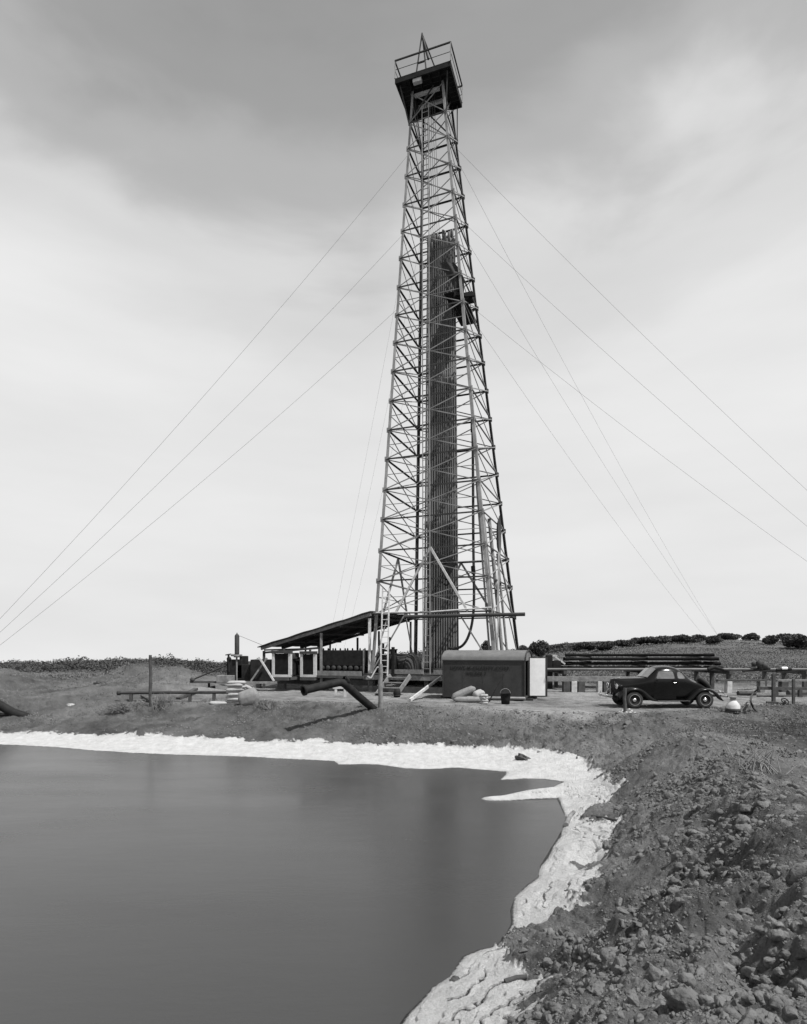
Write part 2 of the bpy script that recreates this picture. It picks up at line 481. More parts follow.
    padw = sstep(-1.2, 0.6, yn-np.interp(xn, [-14, -6, -1, 2.5, 5, 7.5, 12, 20], [27.5, 26.2, 24.6, 23.4, 21.3, 20.6, 21.5, 21.5])+0.8*w1)*(1-sstep(33, 42, yn))*sstep(-13, -8, xn+0.25*(yn-25))
    t = t + 0.115*padw
    for trk in ([(3, 30.2, 0), (7, 27.0, 0), (13, 26.2, 0), (24, 27.0, 0)], [(-6, 28.0, 0), (1, 26.4, 0), (7, 25.2, 0), (14, 28.6, 0), (26, 30.5, 0)]):
        td, _ = line_dist(xn, yn+0.25*w1, trk)
        rut = np.exp(-((np.abs(td)-0.7)/0.13)**2)*padw*(0.5+0.5*sstep(-0.2, 0.2, w2))
        t = t*(1-0.28*rut); z[n] -= 0.03*rut
    t = t - 0.06*sstep(38, 50, yn)
    t = t*(1+0.5*fbm(xn*0.35, yn*0.35, 5, 63) + 0.45*fbm(xn*2.2, yn*2.2, 5, 64, 0.65))
    weed = sstep(0.0, 1.2, xn-np.interp(yn, [0, 3, 8, 12, 18], [3.6, 4.4, 6.5, 8.0, 8.6]))*(yn < 19)*sstep(3, 5, yn)
    t = t*(1-0.40*weed)
    wet = (1-sstep(0.0, 0.16, d+0.1*w1))                 # dark wet rim at the water's edge
    t = t*(1-0.45*wet)
    salt[n] *= (1-0.75*(1-sstep(0.0, 0.09, d+0.05*w2)))
    salt[n] *= (1-0.8*groove)
    t = t*(1-0.5*groove*s)
    tone[n] = t
    fz = (r >= 75)
    tone[fz] = 0.105 + 0.05*fbm(x[fz]*0.05, y[fz]*0.05, 4, 66)
    me = bpy.data.meshes.new('ground')
    me.vertices.add(nr*na)
    me.vertices.foreach_set('co', np.stack([x, y, z], 1).astype(np.float32).ravel())
    i, j = np.meshgrid(np.arange(nr-1), np.arange(na), indexing='ij')
    j2 = (j+1) % na
    q = np.stack([i*na+j, i*na+j2, (i+1)*na+j2, (i+1)*na+j], -1).reshape(-1, 4)[:, ::-1]
    nq = len(q)
    me.loops.add(nq*4); me.loops.foreach_set('vertex_index', q.astype(np.int32).ravel())
    me.polygons.add(nq)
    me.polygons.foreach_set('loop_start', (np.arange(nq)*4).astype(np.int32))
    me.polygons.foreach_set('use_smooth', np.ones(nq, bool))
    for nm, arr in (('salt', salt), ('tone', tone)):
        a = me.attributes.new(nm, 'FLOAT', 'POINT'); a.data.foreach_set('value', arr.astype(np.float32))
    me.update(calc_edges=True); me.validate()
    m = bpy.data.materials.new('clay_and_salt_crust'); m.use_nodes = True
    nn, ll = m.node_tree.nodes, m.node_tree.links
    p = nn['Principled BSDF']; p.inputs['Roughness'].default_value = 0.95; p.inputs['Specular IOR Level'].default_value = 0.1
    a1 = nn.new('ShaderNodeAttribute'); a1.attribute_name = 'salt'
    a2 = nn.new('ShaderNodeAttribute'); a2.attribute_name = 'tone'
    g = nn.new('ShaderNodeNewGeometry')
    def noise(s_, det=8, ro=0.6):
        k = nn.new('ShaderNodeTexNoise'); k.inputs['Scale'].default_value = s_; k.inputs['Detail'].default_value = det; k.inputs['Roughness'].default_value = ro
        ll.new(g.outputs['Position'], k.inputs['Vector']); return k.outputs['Fac']
    def mth(op, a, b):
        k = nn.new('ShaderNodeMath'); k.operation = op
        for ii, vv in enumerate((a, b)):
            if isinstance(vv, (int, float)): k.inputs[ii].default_value = vv
            else: ll.new(vv, k.inputs[ii])
        return k.outputs[0]
    soil = mth('MULTIPLY', a2.outputs['Fac'], mth('ADD', 0.45, mth('ADD', mth('MULTIPLY', noise(9), 0.6), mth('MULTIPLY', noise(60, 4), 0.5))))
    crust = mth('ADD', 0.20, mth('MULTIPLY', noise(4, 12, 0.78), 0.58))
    mx = nn.new('ShaderNodeMix'); mx.data_type = 'FLOAT'
    edge = nn.new('ShaderNodeMapRange'); edge.inputs[1].default_value = 0.35; edge.inputs[2].default_value = 0.65
    ll.new(mth('ADD', a1.outputs['Fac'], mth('MULTIPLY', mth('SUBTRACT', noise(22, 6), 0.5), 0.9)), edge.inputs[0])
    ll.new(edge.outputs[0], mx.inputs[0]); ll.new(soil, mx.inputs[2]); ll.new(crust, mx.inputs[3])
    ll.new(mx.outputs[0], p.inputs['Base Color'])
    b1 = nn.new('ShaderNodeBump'); b1.inputs['Strength'].default_value = 1.0; b1.inputs['Distance'].default_value = 0.07
    ll.new(noise(26, 10, 0.7), b1.inputs['Height'])
    b2 = nn.new('ShaderNodeBump'); b2.inputs['Strength'].default_value = 0.8; b2.inputs['Distance'].default_value = 0.16
    ll.new(mth('MULTIPLY', noise(5, 10, 0.72), mth('SUBTRACT', 1.0, mth('MULTIPLY', a1.outputs['Fac'], 0.7))), b2.inputs['Height']); ll.new(b1.outputs[0], b2.inputs['Normal']); ll.new(b2.outputs[0], p.inputs['Normal'])
    me.materials.append(m)
    o = bpy.data.objects.new('ground', me); col.objects.link(o)
    tag(o, 'clay ground with pale drilling pad, rough banks and white crust round the pond', 'ground', kind='structure')
    return np.stack([x, y, z], 1), n, clod, s
TV, TN, TCLOD, TSALT = terrain()

# water
def water():
    m = bpy.data.materials.new('murky_water'); m.use_nodes = True
    n, l = m.node_tree.nodes, m.node_tree.links
    p = n['Principled BSDF']
    p.inputs['Base Color'].default_value = (0.042, 0.042, 0.042, 1)
    p.inputs['Roughness'].default_value = 0.2
    p.inputs['IOR'].default_value = 1.33
    t = n.new('ShaderNodeTexCoord'); mpn = n.new('ShaderNodeMapping')
    mpn.inputs['Scale'].default_value = (1.0, 3.2, 1.0); mpn.inputs['Rotation'].default_value = (0, 0, R(-16))
    l.new(t.outputs['Object'], mpn.inputs[0])
    k = n.new('ShaderNodeTexNoise'); k.inputs['Scale'].default_value = 1.5; k.inputs['Detail'].default_value = 7; k.inputs['Roughness'].default_value = 0.62
    l.new(mpn.outputs[0], k.inputs['Vector'])
    b = n.new('ShaderNodeBump'); b.inputs['Strength'].default_value = 0.06; b.inputs['Distance'].default_value = 0.06
    l.new(k.outputs['Fac'], b.inputs['Height']); l.new(b.outputs[0], p.inputs['Normal'])
    mr = n.new('ShaderNodeMapRange'); mr.inputs[3].default_value = 0.14; mr.inputs[4].default_value = 0.32
    k2 = n.new('ShaderNodeTexNoise'); k2.inputs['Scale'].default_value = 0.22; k2.inputs['Detail'].default_value = 5
    l.new(mpn.outputs[0], k2.inputs['Vector'])
    ad = n.new('ShaderNodeMath'); ad.operation = 'MULTIPLY_ADD'; l.new(k2.outputs['Fac'], ad.inputs[0]); ad.inputs[1].default_value = 1.6; ad.inputs[2].default_value = -0.45
    ad2 = n.new('ShaderNodeMath'); ad2.operation = 'MULTIPLY_ADD'; l.new(k.outputs['Fac'], ad2.inputs[0]); ad2.inputs[1].default_value = 0.4; l.new(ad.outputs[0], ad2.inputs[2])
    l.new(ad2.outputs[0], mr.inputs[0]); l.new(mr.outputs[0], p.inputs['Roughness'])
    mb = MB(); mb.add([(-31, 2.5, WZ), (5, 2.5, WZ), (5, 23.5, WZ), (-31, 23.5, WZ)], [(0, 1, 2, 3)])
    tag(mb.build('water', m), 'dark still pond water in the dug pit', 'water', kind='structure')
water()

# crumbled clods of the dug banks, half sunk in the soil
def clods():
    rng = np.random.default_rng(5)
    idx = np.where(TN)[0]
    v = TV[idx]; rr = np.hypot(v[:, 0], v[:, 1])
    ok = (TCLOD > 0.25) & (rr < 24) & (rr > 1.8) & (np.abs(v[:, 0]) < v[:, 1]*0.8+1) & (v[:, 0] > -3)
    cand = v[ok]; cr_ = np.hypot(cand[:, 0], cand[:, 1])
    clump = np.clip(0.15+1.6*(fbm(cand[:, 0]*1.1, cand[:, 1]*1.1, 4, 501)+0.12), 0.04, 1)
    cx2 = np.interp(cand[:, 1], [p[1] for p in CREST], [p[0] for p in CREST])
    clump = clump*(1-0.6*sstep(0.5, 1.5, cand[:, 0]-cx2))
    w = cr_**1.5*clump; w /= w.sum()
    N = 11000
    pick = cand[rng.choice(len(cand), N, p=w)]
    def ico(sub):
        bm = bmesh.new(); bmesh.ops.create_icosphere(bm, subdivisions=sub, radius=1)
        bv = np.array([q.co for q in bm.verts]); bf = np.array([[q.index for q in f.verts] for f in bm.faces]); bm.free()
        return bv, bf
    def f3(p, sc, seed, o):
        return (fbm(p[:, 0]*sc+seed, p[:, 1]*sc, o, seed, 0.6)+fbm(p[:, 1]*sc+seed, p[:, 2]*sc, o, seed+50, 0.6)+fbm(p[:, 2]*sc+seed, p[:, 0]*sc, o, seed+90, 0.6))*0.62
    sets = {}
    for sub in (1, 2, 3, 4):
        bv, bf = ico(sub); L = []
        for i in range(10):
            k = 1 + 0.55*f3(bv, 1.3, 100+i*7, 5) - 0.45*np.abs(f3(bv, 2.6, 300+i*7, 4))
            q = bv*np.clip(k, 0.35, 1.6)[:, None]
            for _ in range(7):
                pn = rng.normal(size=3); pn /= np.linalg.norm(pn)
                e = np.maximum(q @ pn - rng.uniform(0.30, 0.62), 0)
                q = q - e[:, None]*pn*0.85
            L.append(q*1.25)
        sets[sub] = (L, bf)
    V, Fc = [], []; off = 0
    for k, c in enumerate(pick):
        r_ = math.hypot(c[0], c[1])
        s = 0.011 + 0.042*rng.random()**2.4 + (0.06*rng.random() if rng.random() < 0.05 else 0)
        sub = 4 if s/r_ > 0.017 else (3 if s/r_ > 0.007 else 2)
        L, bf = sets[sub]
        q = L[rng.integers(10)]*np.array([s*(0.8+0.7*rng.random()), s*(0.8+0.4*rng.random()), s*(0.65+0.4*rng.random())])
        a, b2 = rng.random()*6.28, rng.normal()*0.5
        q = np.stack([q[:, 0]*math.cos(b2)+q[:, 2]*math.sin(b2), q[:, 1], -q[:, 0]*math.sin(b2)+q[:, 2]*math.cos(b2)], 1)
        q = np.stack([q[:, 0]*math.cos(a)-q[:, 1]*math.sin(a), q[:, 0]*math.sin(a)+q[:, 1]*math.cos(a), q[:, 2]], 1) + c - [0, 0, s*0.22]
        V.append(q); Fc.append(bf+off); off += len(q)
    nr_ = cr_ < 10
    pk = cand[nr_]; wn_ = cr_[nr_]**1.6*(0.3+clump[nr_]); wn_ /= wn_.sum()
    L, bf = sets[1]
    for c in pk[rng.choice(len(pk), 14000, p=wn_)]:                 # crumbs
        s = 0.005 + 0.011*rng.random()**2
        q = L[rng.integers(10)][:, rng.permutation(3)]*s*rng.choice([-1, 1], 3) + c
        V.append(q); Fc.append(bf+off); off += len(q)
    V = np.concatenate(V); Fc = np.concatenate(Fc)
    me = bpy.data.meshes.new('dirt_clods'); me.vertices.add(len(V)); me.vertices.foreach_set('co', V.astype(np.float32).ravel())
    me.loops.add(len(Fc)*3); me.loops.foreach_set('vertex_index', Fc.astype(np.int32).ravel())
    me.polygons.add(len(Fc)); me.polygons.foreach_set('loop_start', (np.arange(len(Fc))*3).astype(np.int32))
    me.polygons.foreach_set('use_smooth', np.ones(len(Fc), bool))
    me.update(calc_edges=True)
    me.materials.append(gmat('clay_clods', 0.122, 0.95, 0, 0.4, 7, 1.0, 34, spec=0.1))
    o = bpy.data.objects.new('dirt_clods', me); col.objects.link(o)
    tag(o, 'loose clods of dug clay strewn over the bank', 'dirt', kind='stuff')
clods()

# ------------------------------------------------------------------ derrick
ROT = R(21)
EA = Vector((math.cos(ROT), -math.sin(ROT), 0))          # along the front face, left to right
EB = Vector((math.sin(ROT), math.cos(ROT), 0))           # away from the camera along the side
UP = Vector((0, 0, 1))
def d_center(z):
    t = (z-2.33)/(33.1-2.33)
    return Vector((2.77 + (1.80-2.77)*t, 35.8, z))
def d_side(z):
    t = (z-2.33)/(33.1-2.33)
    return 7.0 + (2.26-7.0)*t
def corner(i, z):                                        # 0 front left, 1 front right, 2 back right, 3 back left
    s = d_side(z)/2
    sa, sb = ((-1, -1), (1, -1), (1, 1), (-1, 1))[i]
    return d_center(z) + EA*(sa*s) + EB*(sb*s)
def z_of(py, i=1):
    z = 10.0
    for _ in range(20): z = H - (py-HOR)/F*corner(i, z).y
    return z
FLOOR = 1.02
LEVELS = [z_of(p) for p in (611, 576, 544, 511, 480, 448, 418, 388, 358, 329, 301, 273, 244, 217, 191, 163, 136, 111)]
PLAT = 35.3

derrick = empty('oil_derrick', d_center(0), 0, 'tall steel lattice oil derrick with a railed crown platform at its top', 'derrick')
def dbuild(mb, name, mat, parent=None, **k):
    o = mb.build(name, mat, None, **k)
    p = parent or derrick
    o.parent = p
    if p is derrick: o.matrix_parent_inverse = Matrix.Translation(-Vector(derrick.location))
    return o
def lprof(w, t, sa, sb):
    pr = [(0, 0), (w, 0), (w, t), (t, t), (t, w), (0, w)]
    pr = [(x*-sa, y*-sb) for x, y in pr]
    return pr
for i, (sa, sb) in enumerate(((-1, -1), (1, -1), (1, 1), (-1, 1))):
    mb = MB()
    zs = [FLOOR-0.75] + LEVELS + [PLAT-0.12]
    for z0, z1 in zip(zs[:-1], zs[1:]):
        w = 0.19 - 0.065*(z0/PLAT)
        mb.prism(corner(i, z0), corner(i, z1), lprof(w, 0.03, sa, sb), EA, EB)
    for z in LEVELS:                                     # gusset plates at each joint
        c = corner(i, z)
        mb.beam(c - EA*(0.02*sa) + EB*(sb*0.01) - UP*0.14, c - EA*(0.02*sa) + EB*(sb*0.01) + UP*0.14, 0.17, 0.02, EB)
        mb.beam(c - EB*(0.02*sb) + EA*(sa*0.012) - UP*0.14, c - EB*(0.02*sb) + EA*(sa*0.012) + UP*0.14, 0.02, 0.17, EB)
    dbuild(mb, 'leg', M['steel'] if i < 2 else M['steel_dark'])  # back legs darker than front ones: shade put into the colour
for f in range(4):
    a, b = f, (f+1) % 4
    outw = (-EB, EA, EB, -EA)[f]
    for k, z in enumerate(LEVELS):
        p, q = corner(a, z), corner(b, z)
        mb = MB()
        mb.beam(p + outw*0.012, q + outw*0.012, 0.022, 0.085)
        mb.beam(p - outw*0.03 + UP*0.03, q - outw*0.03 + UP*0.03, 0.06, 0.02)
        dbuild(mb, 'girt', M['steel_dark'])  # girts darker than the braces, their shade put into the colour
    zs = LEVELS + [PLAT-0.3]
    for k, (z0, z1) in enumerate(zip(zs[:-1], zs[1:])):
        mb = MB()
        m = 0.055 if k < 10 else 0.045
        p0, q0, p1, q1 = corner(a, z0), corner(b, z0), corner(a, z1), corner(b, z1)
        mb.beam(p0 + outw*0.03, q1 + outw*0.03, m, m*0.7, outw)
        mb.beam(q0 - outw*0.05, p1 - outw*0.05, m, m*0.7, outw)
        dbuild(mb, 'cross_brace', M['steel'])
        if z0 < 22 and f in (0, 3):                      # light sub-struts in the wide lower panels
            mb = MB()
            c0, c1 = (p0+q0)/2, (p1+q1)/2
            mid = (p0+q0+p1+q1)/4
            mb.beam(mid - outw*0.07, (p0+p1)/2 - outw*0.07, 0.04, 0.03); mb.beam(mid - outw*0.07, (q0+q1)/2 - outw*0.07, 0.04, 0.03)
            dbuild(mb, 'sub_strut', M['steel'])
# big braces of the lowest bays: inverted V on every face
for f in range(4):
    a, b = f, (f+1) % 4
    outw = (-EB, EA, EB, -EA)[f]
    z0, z1 = FLOOR-0.3, LEVELS[2]
    zb = LEVELS[0]
    top = (corner(a, z1)+corner(b, z1))/2
    for c in (a, b):
        mb = MB()
        e = corner(c, zb)*0.62 + (corner(a, zb)+corner(b, zb))/2*0.38
        mb.beam(top + outw*0.06, e + outw*0.06, 0.12, 0.09, outw)
        dbuild(mb, 'base_brace', M['wood_light'] if f == 0 else M['steel'])
        mb = MB()
        mb.beam(corner(c, FLOOR) - outw*0.04, (corner(a, zb)+corner(b, zb))/2*0.55 + corner(c, zb)*0.45 - outw*0.04, 0.07, 0.06, outw)
        dbuild(mb, 'base_brace', M['steel'])
# long timber lashed along the front at the first girt, and a light rope rail above it
mb = MB(); zt = LEVELS[0]-0.22
mb.tube([corner(0, zt)*0.72+corner(1, zt)*0.28 - EB*0.22, corner(1, zt) + EA*1.75 - EB*0.22], 0.10, 10)
dbuild(mb, 'lashed_pole', M['steel_dark'])
mb = MB()
mb.tube([corner(0, LEVELS[0]) - EB*0.1 - EA*0.2 + UP*0.05, (corner(0, LEVELS[0])+corner(1, LEVELS[0]))/2 - EB*0.12 + UP*0.02, corner(1, LEVELS[0]) - EB*0.1 + UP*0.18], 0.045, 8)
dbuild(mb, 'light_rail', M['wood_light'])
# ladder up the front face
mb = MB()
def lad(z, off): return corner(0, z)*(0.53) + corner(1, z)*(0.47) + EA*off - EB*0.20
for off in (-0.2, 0.2): mb.beam(lad(FLOOR, off), lad(PLAT-1.5, off), 0.05, 0.04, EB)
z = FLOOR + 0.3
while z < PLAT-1.6:
    mb.beam(lad(z, -0.2), lad(z, 0.2), 0.03); z += 0.36
dbuild(mb, 'ladder', M['steel'])
# crown: deck, railing, sheaves, water-table beams, A-frame gin pole
pc = Vector((1.52, 35.45, PLAT)); pr = R(19)
PA, PB = Vector((math.cos(pr), -math.sin(pr), 0)), Vector((math.sin(pr), math.cos(pr), 0))
hw, hd = 1.66, 1.38
mb = MB()
for k in range(9):
    y0 = -hd + 2*hd*k/9; y1 = y0 + 2*hd/9 - 0.015
    mb.box(pc + PB*((y0+y1)/2) + UP*0.03, 2*hw, y1-y0, 0.06, -pr)
dbuild(mb, 'crown_deck', M['iron'])
mb = MB()
for sb in (-1, 1):
    mb.beam(pc + PB*(sb*hd*0.97) - PA*hw - UP*0.12, pc + PB*(sb*hd*0.97) + PA*hw - UP*0.12, 0.08, 0.22)
for sa in (-1, 1):
    mb.beam(pc + PA*(sa*hw*0.97) - PB*hd*0.93 - UP*0.125, pc + PA*(sa*hw*0.97) + PB*hd*0.93 - UP*0.125, 0.08, 0.20)
for x in (-0.9, -0.3, 0.3, 0.9):
    mb.beam(pc + PA*x - PB*hd*0.93 - UP*0.09, pc + PA*x + PB*hd*0.93 - UP*0.09, 0.10, 0.16)
dbuild(mb, 'deck_frame', M['iron'])
rail = MB()
cs = [pc - PA*hw - PB*hd, pc + PA*hw - PB*hd, pc + PA*hw + PB*hd, pc - PA*hw + PB*hd]
for i in range(4):
    p, q = cs[i], cs[(i+1) % 4]
    rail.beam(p + UP*1.08, q + UP*1.08, 0.07, 0.06); rail.tube([p + UP*0.55, q + UP*0.55], 0.016, 6)
rl = dbuild(rail, 'railing', M['steel_dark'])
for i in range(4):
    mb = MB(); mb.beam(cs[i] + UP*0.06, cs[i] + UP*1.05, 0.06); dbuild(mb, 'rail_post', M['steel'], rl)
mb = MB()
fb = pc - PB*hd*0.75
for s_ in (-0.33, 0.33):
    mb.beam(fb + PA*(s_-0.18) + UP*0.06, fb - PA*0.12 + UP*2.5, 0.075)
mb.beam(fb + PA*(-0.18-0.25) + UP*0.85, fb + PA*(0.33-0.18-0.06) + UP*0.85, 0.06)
mb.beam(fb - PA*0.12 + UP*2.45, fb + PA*0.5 + UP*1.0 + PB*1.4, 0.06)
mb.tube([fb - PA*0.08 + UP*2.2, fb + PA*0.26 + UP*0.9], 0.07, 8)
dbuild(mb, 'gin_pole', M['steel_dark'])
for k, yy in enumerate((-0.45, 0.35)):
    mb = MB(); mb.beam(pc - PA*0.75 + PB*yy - UP*0.42, pc + PA*0.75 + PB*yy - UP*0.42, 0.14, 0.16)
    dbuild(mb, 'crown_beam', M['white_dirty'])
cb = MB(); cb.box(pc - PA*0.35 - PB*1.2 - UP*0.32, 0.5, 0.22, 0.22, -pr); dbuild(cb, 'catline_block', M['white_dirty'])
for k in range(5):
    mb = MB(); c = pc + PA*(-0.3+0.15*k) - UP*0.15
    mb.lathe([(0.05, -.05), (0.42, -.05), (0.46, -.03), (0.40, 0), (0.46, .03), (0.42, .05), (0.05, .05)], c + UP*0.45, PA, 20)
    dbuild(mb, 'sheave', M['iron'])
# knee braces from the legs to the deck
mb = MB()
for i in (0, 1, 2, 3):
    j = (i+1) % 4
    mb.beam(corner(i, LEVELS[-1]), corner(j, PLAT-0.25)*0.7 + corner(i, PLAT-0.25)*0.3, 0.06)
    mb.beam(corner(i, LEVELS[-1]-0.1), cs[i]*0.85+pc*0.15 - UP*0.25, 0.06)
dbuild(mb, 'knee_brace', M['steel_dark'])
# derrickman's working board with a sagging canvas wind-break
zb = 23.2
mb = MB()
r0, r1 = corner(1, zb), corner(2, zb)
for k in range(4):
    o_ = -EA*(0.12+0.26*k)
    mb.beam(r0 + o_ + EB*0.1 - UP*0.8, r1 + o_ - EB*0.1 - UP*0.8, 0.24, 0.06)
mb.beam(r0 - EA*0.55 - UP*0.9 + EB*.3, r0 + EA*0.6 - UP*0.9 + EB*.6, 0.14, 0.2)
mb.box(r0 + EA*0.22 + EB*0.9 - UP*0.85, 0.5, 0.5, 0.42, -ROT)
dbuild(mb, 'working_board', M['iron'])
mb = MB()
N1, N2 = 10, 10
top_a = r0 - EA*1.35 + EB*0.05 + UP*0.85; top_b = r0 - EA*0.45 + EB*0.05 + UP*0.95
bot_a = r0 - EA*0.42 + EB*0.1 - UP*1.15; bot_b = r0 + EA*0.10 + EB*0.1 - UP*1.0
for s_ in (0, 0.03):
    vv = []
    for i in range(N1+1):
        for j in range(N2+1):
            u, v = i/N1, j/N2
            p = (top_a*(1-u)+top_b*u)*(1-v) + (bot_a*(1-u)+bot_b*u)*v
            p = p + EA*(0.28*math.sin(v*math.pi)) + EB*(0.08*math.sin(u*9+v*4)+s_) + UP*(0.10*math.sin(u*5))
            vv.append(p)
    mb.add(vv, [(i*(N2+1)+j, (i+1)*(N2+1)+j, (i+1)*(N2+1)+j+1, i*(N2+1)+j+1) for i in range(N1) for j in range(N2)], True)
dbuild(mb, 'canvas_windbreak', M['canvas'])
# standpipe up the near right leg
mb = MB()
mb.tube([corner(1, FLOOR) - EA*0.38 + EB*0.25, corner(1, LEVELS[4]) - EA*0.25 + EB*0.25], 0.055, 8)
mb.tube([corner(1, FLOOR) - EA*0.0 + EB*0.6, corner(1, LEVELS[3]) - EA*0.05 + EB*0.45], 0.06, 8)
dbuild(mb, 'standpipe', M['steel'])
mb = MB()
mb.tube([corner(1, FLOOR) + EB*2.2 - EA*0.1, corner(1, LEVELS[3]) + EB*2.0 - EA*0.1], 0.10, 8)
mb.tube([corner(1, FLOOR) + EB*3.6 - EA*0.1, corner(1, LEVELS[2]) + EB*3.4 - EA*0.1], 0.07, 8)
mb.beam(corner(1, FLOOR) + EB*1.3 - EA*0.4, corner(1, LEVELS[1]) + EB*1.6 - EA*0.4, 0.14)
dbuild(mb, 'mast_tube', M['wood'])
# coil of line hung on the right-hand face
coil = MB()
cc = corner(1, LEVELS[3])*0.45 + corner(2, LEVELS[3])*0.55 - UP*0.75 + EA*0.12
for k in range(9):
    rr = 0.30+0.02*k
    coil.tube([cc + EA*(0.015*k) + EB*(rr*0.8*math.cos(t)) + UP*(rr*2.5*math.sin(t)) for t in np.linspace(0, 2*math.pi, 25)], 0.022, 6)
co = coil.build('rope_coil', M['wire'])
tag(co, 'dark coil of rope hung on the right side of the derrick', 'rope')

# derrick floor
fl = empty('derrick_floor', d_center(0), 0, 'raised timber working floor under the derrick, with dark open sides', 'platform')
def fbuild(mb, name, mat): return mb.build(name, mat, fl, world_coords=True)
c0 = d_center(0)
mb = MB(); S = 7.9
for k in range(26):
    y = -S/2 + S*(k+0.5)/26
    mb.box(c0 + EB*y + UP*(FLOOR-0.03), S + 0.15*math.sin(k*7), S/26-0.012, 0.06, -ROT)
fbuild(mb, 'deck', M['wood_dark'])
for y in (-S/2+0.12, -1.4, 1.4, S/2-0.2):
    mb = MB(); mb.beam(c0 + EB*y - EA*S/2 + UP*(FLOOR-0.2), c0 + EB*y + EA*S/2 + UP*(FLOOR-0.2), 0.2, 0.27); fbuild(mb, 'joist', M['wood'])
for y in (-S/2+0.25, S/2-0.3):
    mb = MB(); mb.beam(c0 + EB*y - EA*(S/2+0.6) + UP*0.17, c0 + EB*y + EA*(S/2+0.6) + UP*0.17, 0.35, 0.34); fbuild(mb, 'sill', M['wood_dark'])
for x in (-3.6, -1.9, -0.3, 1.3, 3.5):
    for y in (-S/2+0.22, S/2-0.4):
        mb = MB(); mb.beam(c0 + EA*x + EB*y + UP*0.33, c0 + EA*x + EB*y + UP*(FLOOR-0.33), 0.22); fbuild(mb, 'post', M['wood_dark'])
mb = MB(); mb.box(c0 + EA*-0.35 + EB*-0.6 + UP*(FLOOR+0.12), 2.3, 1.6, 0.24, -ROT); fbuild(mb, 'pipe_setback', M['wood_dark'])
mb = MB()
for x in (-2.6, 0.2):
    mb.beam(c0 + EA*x - EB*(S/2+0.02) + UP*(FLOOR+0.14), c0 + EA*(x+2.2) - EB*(S/2+0.02) + UP*(FLOOR+0.14), 0.06, 0.22)
fbuild(mb, 'kick_board', M['wood'])

# wooden steps up to the floor
st = empty('steps', Vector((-0.4, 31.05, 0.0)), -ROT, 'short flight of wooden steps leading up to the derrick floor', 'steps')
for x in (-0.55, 0.55):
    mb = MB(); mb.beam((x-0.25, -0.75, 0.02), (x+0.1, 0.4, 1.0), 0.07, 0.22); mb.build('stringer', M['wood'], st)
for k in range(4):
    t = k/3.3
    mb = MB(); mb.box((-0.25+0.35*t*0.9+0.02, -0.72+1.1*t, 0.14+0.25*k), 1.08, 0.26, 0.05); mb.build('tread', M['wood'], st)

# stands of drill pipe racked upright in the derrick
pg = 'stands of drill pipe racked upright in the derrick'
def pipe_mb(L, r, jr, n=8, joints=(0.0, 0.333, 0.667, 1.0)):
    mb = MB(); pts, rs = [], []
    for j in joints:
        zc = min(max(j*L, 0.22), L-0.22)
        for dz, rr in ((-0.22, r), (-0.18, jr), (0.18, jr), (0.22, r)):
            pts.append((0, 0, zc+dz)); rs.append(rr)
    mb.tube(pts, rs, n); return mb
ptop = 26.7
proto = None
rng = random.Random(3)
pz0 = FLOOR+0.24
cnt = 0
for row in range(4):
    for k in range(13):
        u = -0.90 + 1.80*k/12 + (0.05 if row % 2 else 0) + rng.uniform(-0.02, 0.02)
        x0 = c0 + EA*(u-0.42) + EB*(-1.05+0.22*row)
        x1 = c0 + EA*(u*0.76-0.42) + EB*(-1.05+0.22*row) + Vector((0.02, 0.15, 0))
        L = ptop + rng.uniform(-0.45, 0.25) - pz0
        if proto is None:
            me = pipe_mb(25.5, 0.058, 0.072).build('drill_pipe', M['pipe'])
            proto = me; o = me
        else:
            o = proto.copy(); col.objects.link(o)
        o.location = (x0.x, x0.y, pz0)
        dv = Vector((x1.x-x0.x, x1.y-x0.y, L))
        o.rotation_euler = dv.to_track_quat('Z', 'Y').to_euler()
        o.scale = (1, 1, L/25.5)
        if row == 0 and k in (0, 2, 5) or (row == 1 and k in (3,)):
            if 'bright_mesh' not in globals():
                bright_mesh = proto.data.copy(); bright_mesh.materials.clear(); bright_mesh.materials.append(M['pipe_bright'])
            o.data = bright_mesh  # pale copies carry the bundle's highlights in their colour
            tag(o, 'drill pipe coloured pale as a highlight, standing on end in the bundle inside the derrick', 'pipe', pg)
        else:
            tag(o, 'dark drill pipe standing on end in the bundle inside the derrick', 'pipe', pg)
        cnt += 1

# travelling block hung in front of the bundle on its lines
tb = empty('travelling_block', at(446, 563, 33.6), -ROT, 'dark wedge-shaped travelling block hung in front of the upright pipes', 'hoist block')
prof = [(-0.70, 0.70), (0.62, 0.10), (0.60, -0.05), (0.10, -0.80), (-0.05, -0.80), (-0.62, 0.35)]
mb = MB(); mb.prism((0, -0.14, 0), (0, 0.14, 0), [(x, z) for x, z in prof], Vector((1, 0, 0)), Vector((0, 0, 1))); mb.build('side_plates', M['steel_dark'], tb, bevel=0.02)
mb = MB(); mb.lathe([(0.03, -.2), (0.10, -.2), (0.10, .2), (0.03, .2)], (0, 0, 0.02), (0, 1, 0), 14); mb.build('sheave_pin', M['iron'], tb)
mb = MB(); mb.tube([(0.02+0.16*math.sin(t), 0, -0.92-0.16*(1-math.cos(t))+0.0) for t in np.linspace(-0.4, 4.2, 14)], 0.045, 8); mb.build('hook', M['iron'], tb)
dl = MB()
for k in range(6):
    a_ = pc + PA*(-0.3+0.12*k) - UP*0.2
    b_ = at(446, 563, 33.6) + EA*(-0.35+0.13*k) + UP*0.35
    dl.tube([a_, b_], 0.014, 5)
tag(dl.build('drilling_line', M['wire']), 'thin parallel wire lines dropping from the crown inside the derrick', 'cable')

